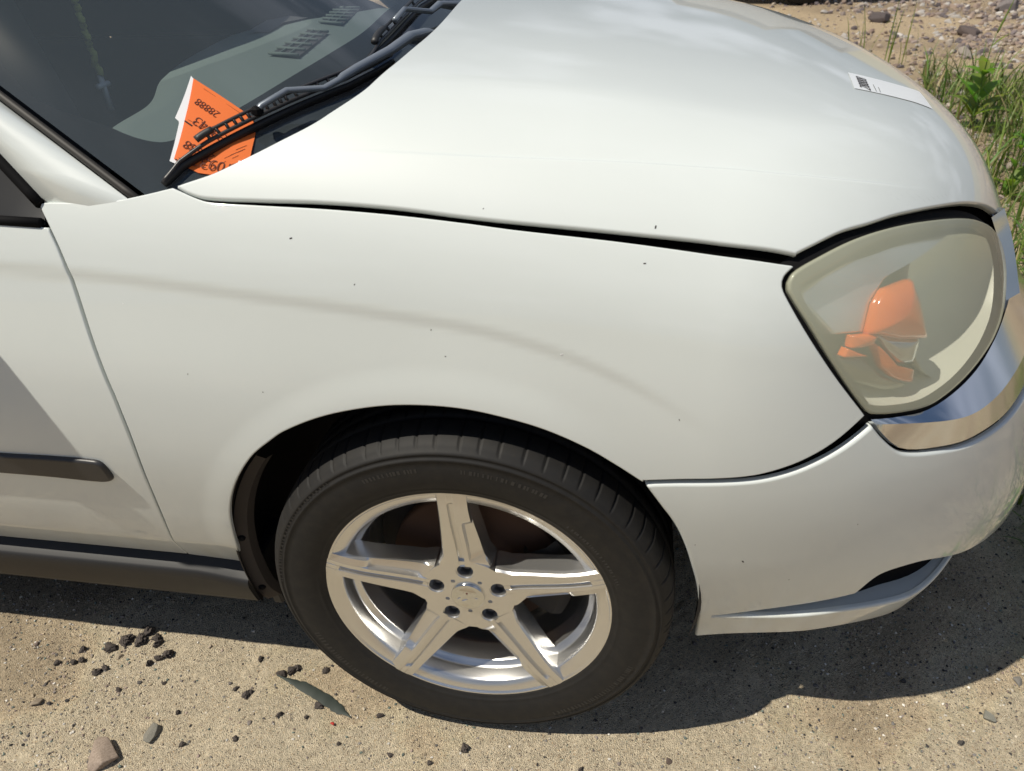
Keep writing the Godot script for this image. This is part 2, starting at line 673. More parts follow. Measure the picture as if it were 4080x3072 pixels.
const BUMPER_TOP := [.2575, .0905, .27, .0935, .332, .101, .381, .108, .410, .116, .438, .128, .477, .151, .511, .177]
const BUMP_RIM := [.511, .177, .529, .154, .553, .131, .578, .121, .616, .112, .664, .102, .715, .097, .777, .094, .850, .095, 1.05, .09, 1.56, .085]
const LEDGE_UP := [.380, -.226, .456, -.195, .571, -.164]
const FOG_UP := [.571, -.164, .588, -.118, .611, -.108, .656, -.110, .742, -.142, .82, -.160, .95, -.168, 1.56, -.17]
const LEDGE_LOW := [.380, -.227, .435, -.2125, .535, -.191, .621, -.195, .70, -.206, .77, -.204, .85, -.197, 1.0, -.190, 1.56, -.19]
const LEDGE_PX := [.380, -.227, .435, -.214, .535, -.199, .621, -.205, .70, -.216, .77, -.214, .85, -.204, 1.0, -.194, 1.56, -.194]
const LEDGE_IN := [.380, -.226, .456, -.195, .572, -.163, .628, -.150, .694, -.156, .746, -.162, .82, -.172, 1.0, -.178, 1.56, -.18]
const BUMPER_BOT := [.362, -.304, .47, -.267, .56, -.255, .65, -.260, .72, -.274, .80, -.288, .92, -.296, 1.0, -.30, 1.56, -.305]
const CHROME_TOP := [.510, .184, .554, .178, .595, .174, .643, .181, .707, .196, .774, .216, .86, .236, 1.0, .245, 1.56, .25]
const CHROME_MID := [.514, .177, .582, .165, .661, .150, .726, .152, .790, .160, .883, .167, 1.02, .17, 1.56, .17]
const CHROME_LOW := [.511, .178, .529, .155, .553, .132, .578, .122, .615, .114, .663, .105, .714, .102, .776, .100, .852, .103, 1.02, .10, 1.56, .095]
const LENS := [.395, .362, .401, .373, .429, .389, .473, .407, .523, .418, .584, .423, .665, .421, .732, .411, .801, .388, .844, .354, .854, .313, .831, .275, .803, .250, .755, .228, .709, .213, .663, .199, .626, .189, .595, .183, .553, .185, .509, .192, .499, .200, .454, .262, .420, .314, .396, .352, .395, .362]
const LENS_IN := [.413, .350, .415, .357, .420, .362, .449, .377, .494, .397, .549, .409, .617, .413, .702, .408, .754, .397, .809, .367, .821, .327, .804, .284, .781, .257, .738, .234, .697, .218, .653, .204, .619, .196, .588, .191, .553, .193, .512, .201, .502, .213, .461, .272, .429, .323, .413, .350]

func strip(c1: PackedVector2Array, o1: float, c2: PackedVector2Array, o2: float, n: int, mid := []) -> ArrayMesh:
	# a band between two curves on the body; mid: more [curve, offset] rows in between
	var rows := []
	for e in [[c1, o1]] + mid + [[c2, o2]]:
		var r := []
		for q in resample(e[0], n):
			r.append(at(q.x, q.y, e[1]))
		rows.append(r)
	return loft(rows, true)

func seal(c: PackedVector2Array, half: float, off: float, mode := 0) -> ArrayMesh:
	# a dark band lying under a shut line
	var rows := [[], []]
	for i in range(0, c.size(), 2):
		var d := (c[mini(i + 2, c.size() - 1)] - c[maxi(i - 2, 0)]).normalized()
		var o := Vector2(d.y, -d.x) * half
		for k in 2:
			var s := surf(c[i] + o * (1 - 2 * k), mode)
			rows[k].append(s[0] + s[1] * off)
	return loft(rows)

func car_body() -> void:
	# hood, both halves in one sheet
	var near := join([spline(HOOD_REAR), spline(HOOD_SIDE), spline(HOOD_FRONT), spline([.780, .470, .83, .36, .855, .2, .86, .0])])
	var whole := PackedVector2Array(near)
	for i in range(near.size() - 2, -1, -1):
		whole.append(Vector2(near[i].x, -near[i].y))
	part("hood", panel(whole, 1, .008, .0025, .004), M.paint, car)
	part("gap_seal", seal(spline(HOOD_SIDE.slice(4)), .02, -.010, 1), M.void, car)
	part("gap_seal", seal(spline(HOOD_FRONT), .022, -.010, 1), M.void, car)
	# fender
	var f := join([spline(FENDER_TOP), spline(FENDER_EDGE), spline(FENDER_FRONT), spline(FENDER_LOW), spline(ARCH), spline([-.402, -.227, -.514, -.214]), spline(FENDER_REAR)])
	part("front_fender", panel(f, 0, .0065, .0022, .005), M.paint, car)
	part("gap_seal", seal(spline(FENDER_REAR), .02, -.010), M.void, car)
	part("gap_seal", seal(spline(FENDER_LOW), .028, -.013), M.void, car)
	part("gap_seal", seal(spline(FENDER_FRONT), .016, -.012), M.void, car)
	# bumper, with its lower ledge cut in
	var b := join([rev(spline(ARCH_BUMPER)), spline(BUMPER_TOP), spline(BUMP_RIM), rev(spline(FOG_UP)), rev(spline(LEDGE_UP)), spline(LEDGE_LOW), rev(spline(BUMPER_BOT))])
	part("front_bumper", panel(b, 4, .008, .005, .004), M.paint, car)
	var li := resample(spline(LEDGE_IN), 60)
	var lo := resample(spline(LEDGE_LOW), 60)
	var lp := resample(spline(LEDGE_PX), 60)
	var rows := [[], []]
	var wall := [[], [], []]
	for i in 60:
		var s := surf(lo[i] - Vector2(0, .0005), 4)
		var n: Vector3 = s[1]
		var flat := Vector3(n.x, 0, n.z).normalized()
		var deep := lerpf(1.1, lerpf(.5, .28, smoothstep(.63, .76, lo[i].x)), smoothstep(.555, .60, lo[i].x)) * maxf(li[i].y - lp[i].y, 0.0) + .004
		var front: Vector3 = s[0] - n * .004
		rows[0].append(front)
		rows[1].append(front - flat * deep)
		if lo[i].x > .50:
			wall[0].append(front - flat * (deep - .001))
			wall[1].append(front - flat * (deep + .012) + Vector3(0, .035, 0))
			wall[2].append(front - flat * (deep + .020) + Vector3(0, .10, 0))
	part("bumper_ledge", loft(rows), M.paint, car)
	part("fog_lamp_opening", loft(wall), M.black, car)
	part("fog_lamp_bezel", tube(on_body([.598, -.150, .64, -.140, .70, -.148, .76, -.160], -.050), [.005]), M.plastic, car)
	# chrome bar
	var bar := [[], [], [], [], []]
	var ct := resample(spline(CHROME_TOP), 70)
	var cm := resample(spline(CHROME_MID), 70)
	var cl := resample(spline(CHROME_LOW), 70)
	for i in 70:
		var g := smoothstep(0.0, .10, i / 69.0)
		bar[0].append(at(ct[i].x, ct[i].y, -.020))
		bar[1].append(at(ct[i].x, ct[i].y, -.004 * g - .003))
		bar[2].append(at(cm[i].x, cm[i].y, .010 * g - .002))
		bar[3].append(at(cl[i].x, cl[i].y + .004, -.001 - .002 * g))
		bar[4].append(at(cl[i].x, cl[i].y, -.012))
	part("chrome_trim_bar", loft(bar, true), M.chrome, car)
	part("grille_surround", strip(spline([.868, .25, .874, .31, .868, .36, .85, .40]), -.006, spline([.93, .25, .94, .31, .94, .36, .93, .41]), -.010, 20, [[spline([.90, .25, .905, .31, .90, .36, .885, .405]), .008]]), M.chrome, car)
	part("grille", panel(v2([.94, .25, 1.56, .25, 1.56, .40, .94, .41]), 0, .03, .002, .01, -.02), M.gloss_black, car)
	# front door
	var d := join([spline(DOOR_EDGE), spline([-.5212, .403, -.593, .406, -1.0, .408, -1.56, .408]), v2([-1.56, .408, -1.56, -.217]), spline([-1.56, -.217, -.88, -.215, -.696, -.2135, -.5157, -.213])])
	part("front_door", panel(d, 0, .011, .0022, .006), M.paint, car)
	part("side_molding", panel(join([spline([-1.54, .064, -.710, .060, -.619, .062, -.548, .061, -.538, .056, -.532, .030, -.536, .021, -.554, .016, -.641, .018, -.733, .018, -1.54, .018]), v2([-1.54, .020, -1.54, .062])]), 0, .008, .0055, .004, .007), M.trim, car, "black rubbing strip along the white door")
	# rocker sill under the doors
	var sill := []
	for e in [[.296, -.070], [.2865, -.058], [.2815, -.046], [.276, -.0415], [.262, -.042], [.200, -.060], [.186, -.066], [.176, -.080], [.170, -.14]]:
		var r := []
		for k in 40:
			var x := lerpf(-1.6, -.399, k / 39.0)
			if k == 39: x = -.3985 - .012 * (.29 - e[0]) / .1
			r.append(Vector3(x, e[0] - .012 * smoothstep(-.50, -.399, x) * (1.0 if e[0] > .25 else 0.0), e[1]))
		sill.append(r)
	part("rocker_sill", loft(sill), pick(.017, .017, .018, .55), car)
	var cap := []
	for r in sill:
		cap.append(r[39])
	var cst := [cap, cap.map(func(q): return Vector3(q.x - .003, .23, -.12))]
	part("sill_end_cap", loft(cst), M.plastic, car)
	part("gap_seal", seal(spline([-.402, -.228, -.515, -.2165, -.88, -.2185, -1.6, -.22]), .02, -.012), M.void, car)
	# wheel arch liner
	var lr := []
	for e in [[.372, -.032], [.382, -.05], [.395, -.12], [.395, -.33], [.36, -.42]]:
		var r := []
		for k in 57:
			var a := deg_to_rad(-12.0 + 208.0 * k / 56.0)
			r.append(Vector3(-.018 + e[0] * cos(a), .33 + e[0] * sin(a), e[1]))
		lr.append(r)
	var mid := []
	for k in 57: mid.append(Vector3(-.018, .33, -.43))
	lr.append(mid)
	part("wheel_arch_liner", loft(lr), M.liner, car)
	var fl := [[], [], []]
	for k in 25:
		var a := deg_to_rad(lerpf(142.0, 198.0, k / 24.0))
		for j in 3:
			var rr: float = [.381, .357, .352][j]
			var base := Vector3(-.018 + rr * cos(a), .33 + rr * sin(a), [-.040, -.047, -.062][j] - .03 * smoothstep(190.0, 208.0, rad_to_deg(a)))
			fl[j].append(base)
	part("liner_flange", loft(fl, true), M.liner_dusty, car)
	for a in [173.0, 192.0]:
		var clip := part("liner_clip", lathe([[0, .003], [.005, .002], [.0065, 0], [.0065, -.004]], 12), M.black, car)
		clip.position = Vector3(-.018 + .368 * cos(deg_to_rad(a)), .33 + .368 * sin(deg_to_rad(a)), -.043 - .03 * smoothstep(190.0, 208.0, a))
	var guard := part("splash_guard", box_mesh(Vector3(.022, .13, .10), .2), M.plastic, car)
	guard.position = Vector3(-.386, .235, -.125)
	guard.rotation.z = .12
	paint_chips()

const SPECKS := [[-.190, .398, .0035, .3, 1], [-.110, .346, .0022, .9, 1], [-.016, .294, .0020, 1.2, 1], [.001, .261, .0020, .2, 1], [.146, .271, .0030, .5, 0], [.248, .422, .0038, 1.4, 1], [.238, .381, .0030, .1, 1], [.292, .194, .0022, 2.0, 1], [.393, -.053, .0042, 2.2, 1], [-.251, .198, .0018, 0.0, 1], [-.355, .218, .0018, .7, 1], [.047, .438, .0018, .7, 1], [.10, .10, .0014, .7, 1], [.33, -.02, .0014, .2, 1], [.46, -.10, .0016, .7, 1], [-.30, -.12, .0016, .3, 1], [.52, .02, .0014, .3, 1], [-.43, .31, .0018, 2.3, 0], [-.60, .03, .0022, .3, 0]]

func paint_chips() -> void:
	for e in SPECKS:
		var s := surf(Vector2(e[0], e[1]), 0)
		var n: Vector3 = s[1]
		var x := n.cross(Vector3.UP).normalized().rotated(n, e[3])
		var c := part("paint_chip", box_mesh(Vector3(e[2], e[2] * .45, .0006), .2), M.ink if e[4] else M.paper, car)
		c.transform = Transform3D(Basis(x, n.cross(x), n), s[0])

func on_body(a: Array, off: float) -> Array:
	var o := []
	for q in spline(a, .01):
		o.append(at(q.x, q.y, off))
	return o

func headlight() -> void:
	var lens_c := spline(LENS, .005)
	var in_c := spline(LENS_IN, .005)
	var root := Node3D.new()
	root.name = "headlight"
	car.add_child(root)
	var haze := StandardMaterial3D.new()
	haze.transparency = BaseMaterial3D.TRANSPARENCY_ALPHA
	haze.albedo_color = Color(Color(.84, .86, .66).linear_to_srgb(), .40)
	haze.roughness = .32
	haze.clearcoat_enabled = true
	haze.clearcoat = .8
	haze.clearcoat_roughness = .06
	var poly := join([lens_c])
	part("lens", panel(poly, 0, .009, .004, .012, .001), haze, root, "yellowed hazy headlight lens")
	# the frame moulded round the lens
	var n := 120
	var a := resample(lens_c, n)
	var b := resample(in_c, n)
	var rows := [[], [], []]
	for i in n:
		var m := a[i].lerp(b[i], .75)
		rows[0].append(at(a[i].x, a[i].y, -.003))
		rows[1].append(at(m.x, m.y, -.004))
		rows[2].append(at(b[i].x, b[i].y, -.011))
	part("lens_frame", loft(rows, true), pick(.055, .055, .046, .45), root)
	# black gasket outside
	rows = [[], [], []]
	for i in n:
		var d := (a[(i + 1) % n] - a[(i + n - 1) % n]).normalized()
		var o := Vector2(-d.y, d.x)
		for j in 3:
			var q: Vector2 = a[i] + o * [-.001, .012, .034][j]
			rows[j].append(at(q.x, q.y, [-.007, -.009, -.022][j]))
	part("gasket", loft(rows), M.black, root)
	# reflector bowl
	var cen := Vector2(.60, .305)
	rows = []
	for e in [[1.0, -.010], [.97, -.035], [.80, -.062], [.55, -.085], [.28, -.098], [.02, -.102]]:
		var r := []
		for i in n:
			var q: Vector2 = cen + (b[i] - cen) * e[0]
			r.append(at(q.x, q.y, e[1]))
		rows.append(r)
	var silver := pick(.82, .83, .70, .4, .05)
	part("housing", loft(rows), silver, root)
	# outer facet: a wedge of plain bright plastic between the rear edge and the lamp bowl
	var fac := v2([.704, .404, .541, .358, .517, .330, .508, .292, .466, .294, .424, .340, .426, .352, .452, .370, .497, .390, .552, .402, .62, .407])
	part("reflector_facet", panel(fac, 0, .014, .003, .03, -.026), pick(.80, .85, .87, .24, .75), root)
	# main lamp bowl
	var bowl := []
	var bc := at(.70, .31, -.012)
	var bn: Vector3 = surf(Vector2(.70, .31), 0)[1]
	var bx := bn.cross(Vector3.UP).normalized()
	var by := bx.cross(bn)
	for e in [[.125, .004], [.118, -.010], [.09, -.026], [.06, -.038], [.03, -.044], [0.0, -.045]]:
		var r := []
		for k in 40:
			r.append(bc + bx * cos(TAU * k / 40) * e[0] + by * sin(TAU * k / 40) * e[0] * .9 + bn * (e[1] - .030))
		bowl.append(r)
	part("lamp_bowl", loft(bowl, false, true), pick(.90, .90, .74, .5, .0), root)
	# amber turn signal pieces
	var amber := pick(.95, .20, .008, .14, 0.0, 1.0)
	part("turn_signal", bulged(v2([.577, .354, .558, .351, .530, .346, .518, .329, .511, .305, .508, .291, .525, .287, .565, .275, .609, .267, .602, .293, .592, .324]), -.020, .016), amber, root, "amber turn signal reflector")
	part("turn_signal_edge", bulged(v2([.486, .292, .509, .291, .523, .287, .516, .277, .500, .275, .486, .276]), -.018, .004), amber, root)
	part("turn_signal_edge", bulged(v2([.518, .279, .527, .273, .535, .265, .562, .237, .590, .229, .588, .212, .570, .218, .554, .227, .537, .242, .528, .262]), -.020, .005), amber, root)
	part("turn_signal_edge", bulged(v2([.482, .276, .511, .262, .498, .263, .477, .265]), -.019, .002), amber, root)
	# clear stepped piece below it
	part("reflector_step", bulged(v2([.528, .286, .606, .266, .596, .236, .566, .240, .545, .262]), -.026, .006), pick(.62, .64, .66, .12, .9), root)
	part("reflector_step", bulged(v2([.470, .262, .511, .258, .540, .232, .570, .214, .592, .207, .580, .203, .548, .208, .505, .226]), -.030, .004), pick(.30, .30, .25, .3, .6), root)

func bulged(poly: PackedVector2Array, off: float, h: float) -> ArrayMesh:
	# a small moulded piece whose middle stands proud of its outline
	var c := Vector2.ZERO
	for q in poly: c += q / poly.size()
	var ring := PackedVector2Array(poly)
	ring.append(poly[0])
	ring = resample(ring, 49)
	var rows := []
	for e in [[1.0, -.012], [1.0, 0.0], [.9, h * .4], [.6, h * .8], [.3, h], [.01, h * 1.05]]:
		var r := []
		for i in 48:
			var q: Vector2 = c + (ring[i] - c) * e[0]
			r.append(at(q.x, q.y, off + e[1]))
		rows.append(r)
	return loft(rows, false, true)

# ---------------------------------------------------------------- glass, pillar, dashboard
const FRIT := [.800, .69, .800, .457, .797, .341, .788, .237, .794, .182, .790, .147, .776, .092, .773, .074, .768, .056, .761, .041, .753, .034, .735, .027, .679, .018, .607, .014, .519, .012, .397, .014, .202, .030, .0, .035]

func windows() -> void:
	var w := []
	for j in 30:
		var r := []
		for i in 61:
			r.append(wind(lerpf(-.803, .803, i / 60.0), lerpf(-.10, .70, j / 29.0)))
		w.append(r)
	part("windshield", loft(w), M.glass, car)
	var near := join([v2([.0, -.10, .803, -.10]), v2([.803, -.10, .803, .69]), spline(FRIT, .01)])
	part("windshield_border", panel(near, 2, .012, .0004, 0.0, -.004), M.frit, car, "black printed border of the windshield")
	part("windshield_border", panel(mirror2(near), 2, .03, .0004, 0.0, -.004), M.frit, car)
	# rubber strip along the glass
	for sgn in [1.0, -1.0]:
		var path := []
		for k in 30:
			path.append(glass(sgn * .809, lerpf(-.008, .70, k / 29.0), .001))
		part("windshield_seal", tube(path, [.0055]), pick(.022, .019, .016, .6), car)
	# A pillar, white
	for sgn in [1.0, -1.0]:
		var rows := [[], [], [], []]
		for k in 24:
			var t := lerpf(-.006, .70, maxf(0.0, (k - 1) / 22.0))
			var p := glass(.813, t, .0)
			var dt := t + .012
			var q := Vector3(-.523, .93, -.08) + Vector3(-1, 1.02, -.36) * clampf(dt, -.02, .15) + Vector3(-1, .48, -.30) * maxf(dt - .15, 0.0)
			var m := p.lerp(q, .5) + Vector3(.0, .55, .45).normalized() * .012
			for j in 4:
				var z: Vector3 = [p + Vector3(0, -.012, 0), p, m, q][j]
				if k == 0: z += Vector3(.01, -.06, -.01)
				z.z = ZC + (z.z - ZC) * sgn
				rows[j].append(z)
		if sgn > 0:
			rows.append(rows[3].map(func(e): return e + Vector3(.0, -.02, -.015)))
		part("windshield_pillar", loft(rows.slice(1)), M.paint, car)
	part("mirror_base_trim", loft([[Vector3(-.46, .925, ZC - .79), Vector3(-.98, 1.17, ZC - .70)], [Vector3(-.50, .89, ZC - .80), Vector3(-.98, .89, ZC - .80)]]), M.black, car)
	# black corner trim and seal ahead of the door glass
	var seal_path := []
	for k in 12:
		seal_path.append(Vector3(-.531, .926, -.0815) + Vector3(-1, 1.02, -.36) * (.16 * k / 11.0))
	part("door_frame_seal", tube(seal_path, [.008]), M.black, car)
	var sail := [[], []]
	for k in 10:
		var e := k / 9.0
		sail[0].append(Vector3(-.536, .921, -.088) + Vector3(-1, 1.02, -.36) * .20 * e)
		sail[1].append(Vector3(-.529, .902, -.072).lerp(Vector3(-.80, .905, -.072), e))
	part("mirror_base_trim", loft(sail), M.plastic, car, "black plastic corner piece ahead of the door glass")
	part("belt_strip", tube([Vector3(-.531, .905, -.069), Vector3(-.60, .907, -.070), Vector3(-.9, .910, -.072), Vector3(-1.55, .912, -.072)], [.007]), M.black, car)
	# cowl between hood and glass
	var cowl := []
	for j in 6:
		var r := []
		for i in 49:
			r.append(glass(lerpf(-.70, .70, i / 48.0), -.075 - .016 * j, -.035 - .004 * j))
		cowl.append(r)
	part("cowl_panel", loft(cowl), M.plastic, car)
	# dashboard
	var edge := spline([-.20, -.500, -.283, -.554, -.443, -.589, -.652, -.689, -.963, -.776, -1.30, -.80, -1.62, -.60], .02)
	var top := [[], [], [], [], [], []]
	for q in edge:
		var z := q.x
		var s := clampf(z - ZC, -.76, .76)
		var g := glass(s, .0, -.02)
		top[0].append(Vector3(g.x + .02, minf(g.y - .03, .965), z))
		top[1].append(Vector3(lerpf(g.x, q.y, .35), .968, z))
		top[2].append(Vector3(lerpf(g.x, q.y, .85), .973, z))
		top[3].append(Vector3(q.y, .966, z))
		top[4].append(Vector3(q.y - .012, .945, z))
		top[5].append(Vector3(q.y - .02, .60, z))
	var dash := part("dashboard", loft(top), M.dash, car)
	for v in [[Vector3(-.557, .9745, -.849), Vector3(-.605, .9745, -1.182), Vector3(-.534, .9745, -1.139), Vector3(-.478, .9745, -.819)], [Vector3(-.629, .9745, -1.323), Vector3(-.690, .9745, -1.62), Vector3(-.609, .9745, -1.60), Vector3(-.546, .9745, -1.272)]]:
		var vent := part("defroster_vent", loft([[v[0], v[1]], [v[3], v[2]]]), pick(.03, .034, .035, .7), dash)
		for k in 6:
			var e := k / 5.0
			part("vent_slat", tube([v[0].lerp(v[1], e) + Vector3(0, .003, 0), v[3].lerp(v[2], e) + Vector3(0, .003, 0)], [.0035], 6), M.dash, vent)
		for k in 2:
			var e := .33 + .33 * k
			part("vent_slat", tube([v[0].lerp(v[3], e) + Vector3(0, .003, 0), v[1].lerp(v[2], e) + Vector3(0, .003, 0)], [.002], 6), M.dash, vent)
	var hump := part("dashboard_cover", loft([[Vector3(-.70, .975, -1.16), Vector3(-.72, .979, -1.30), Vector3(-.70, .975, -1.42)], [Vector3(-.755, .978, -1.16), Vector3(-.77, .984, -1.30), Vector3(-.765, .978, -1.44)]]), pick(.045, .05, .05, .6), dash)
	hump.position.y = .0
	# dark lining of the cabin's far side, roof and doors
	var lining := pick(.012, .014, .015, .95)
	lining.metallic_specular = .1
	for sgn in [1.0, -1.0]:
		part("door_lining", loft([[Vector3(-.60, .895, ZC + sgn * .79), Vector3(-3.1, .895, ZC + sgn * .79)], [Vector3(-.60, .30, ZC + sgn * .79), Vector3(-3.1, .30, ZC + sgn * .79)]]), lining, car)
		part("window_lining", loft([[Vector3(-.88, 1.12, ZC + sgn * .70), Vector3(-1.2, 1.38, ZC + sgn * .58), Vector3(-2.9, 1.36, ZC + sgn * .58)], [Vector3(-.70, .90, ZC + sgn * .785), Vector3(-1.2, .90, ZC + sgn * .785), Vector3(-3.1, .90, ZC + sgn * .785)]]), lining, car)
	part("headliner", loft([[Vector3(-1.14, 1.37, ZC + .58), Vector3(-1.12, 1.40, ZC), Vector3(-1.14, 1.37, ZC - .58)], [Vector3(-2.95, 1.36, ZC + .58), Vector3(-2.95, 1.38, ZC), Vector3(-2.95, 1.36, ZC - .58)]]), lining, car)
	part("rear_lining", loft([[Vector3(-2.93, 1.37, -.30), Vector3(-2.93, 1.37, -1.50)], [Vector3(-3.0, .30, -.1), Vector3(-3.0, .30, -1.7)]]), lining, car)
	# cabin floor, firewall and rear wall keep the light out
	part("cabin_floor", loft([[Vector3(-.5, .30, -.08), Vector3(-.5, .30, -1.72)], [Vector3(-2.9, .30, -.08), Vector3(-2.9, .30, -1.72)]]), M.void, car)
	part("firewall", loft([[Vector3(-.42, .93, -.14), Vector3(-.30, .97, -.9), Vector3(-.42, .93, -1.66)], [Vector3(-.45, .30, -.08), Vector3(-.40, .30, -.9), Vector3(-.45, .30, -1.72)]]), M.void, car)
	for z in [-.55, -1.25]:
		var seat := Node3D.new()
		seat.name = "front_seat"
		car.add_child(seat, true)
		seat.position = Vector3(-1.35, .45, z)
		var grey := pick(.05, .055, .06, .9)
		var c := part("cushion", box_mesh(Vector3(.5, .16, .48), .3), grey, seat)
		c.position.y = .03
		var bk := part("seat_back", box_mesh(Vector3(.13, .62, .46), .35), grey, seat)
		bk.position = Vector3(-.28, .38, 0)
		bk.rotation.z = .25
		var hr := part("headrest", box_mesh(Vector3(.09, .17, .24), .4), grey, seat)
		hr.position = Vector3(-.39, .78, 0)

func mirror2(p: PackedVector2Array) -> PackedVector2Array:
	var o := PackedVector2Array()
	for q in p: o.append(Vector2(-q.x, q.y))
	return o

# ---------------------------------------------------------------- wheels
func spoke() -> ArrayMesh:
	var st := [.0640, .070, .076, .086, .10, .12, .14, .156, .162, .166, .172, .19, .200, .204, .207, .212, .220, .2262]
	var rows := []
	for j in 15: rows.append([])
	for r in st:
		var w: float = .0225 + .009 * smoothstep(.20, .07, r) + .010 * smoothstep(.090, .062, r)
		var wb: float = w + .004
		var zc: float = -.0165 + .0185 * smoothstep(.05, .205, r)
		var groove: float = .0055 * smoothstep(.066, .072, r) * smoothstep(.2075, .2035, r)
		var pocket: float = .0085 * smoothstep(.072, .090, r) * smoothstep(.168, .160, r)
		var thick: float = .036 * smoothstep(.225, .205, r) + .004
		var prof := [[-wb, -thick], [-w - .001, -.010], [-w, -.0045], [-w + .0025, -.0008], [-.0085, 0.0], [-.0072, -.0005], [-.0060, -groove], [.0012, -groove], [.0022, -.0005], [.0034, 0.0], [.0100, 0.0], [.0118, -.0006 - pocket * .9], [w - .0005, -.0035 - pocket], [w + .001, -.010], [wb, -thick]]
		for j in 15:
			rows[j].append(Vector3(r, -prof[j][0], zc + prof[j][1]))
	return loft(rows, true)

func tyre_mesh() -> ArrayMesh:
	var prof := []
	for e in [[.2215, -.020], [.2225, -.004], [.2265, .002], [.2300, .0030], [.2345, .0052], [.2362, .0068], [.2382, .0066], [.2420, .0086], [.255, .0118], [.268, .0128], [.280, .0124], [.2885, .0106], [.2895, .0118], [.2925, .0112], [.2935, .0094], [.2975, .0082], [.2984, .0092], [.3005, .0084], [.3030, .0064], [.3036, .0050], [.3078, .0020], [.3120, -.0045], [.3155, -.012], [.3180, -.022], [.3196, -.034], [.3203, -.043]]:
		prof.append([e[0], e[1], 1 if e[0] > .3032 else 0])
	for k in 4:
		var z0 := -.046 - .036 * k
		prof.append_array([[.3205, z0 - .0005, 2], [.3135, z0 - .002, 2], [.3135, z0 - .007, 2], [.3207, z0 - .0085, 2]])
		if k < 3: prof.append([.3210, z0 - .022, 1])
	for e in [[.3203, -.178], [.3180, -.196], [.312, -.213], [.30, -.222], [.26, -.228], [.23, -.216], [.2215, -.198]]:
		prof.append([e[0], e[1], 0])
	var n := 864
	var rows := []
	var r2 := RandomNumberGenerator.new()
	r2.seed = 4
	var pitch := []
	for i in n: pitch.append(0)
	var i := 0
	while i < n:
		pitch[i] = 1
		i += [11, 13, 15, 12][r2.randi() % 4]
	for p in prof:
		var r := []
		for k in n:
			var a := TAU * k / n
			var rad: float = p[0]
			if p[2] == 1:
				var shift := 0
				if pitch[(k + shift) % n] == 1: rad -= .0034 * smoothstep(.303, .311, p[0])
			r.append(Vector3(rad * cos(a), rad * sin(a), p[1]))
		rows.append(r)
	return loft(rows, false, true)

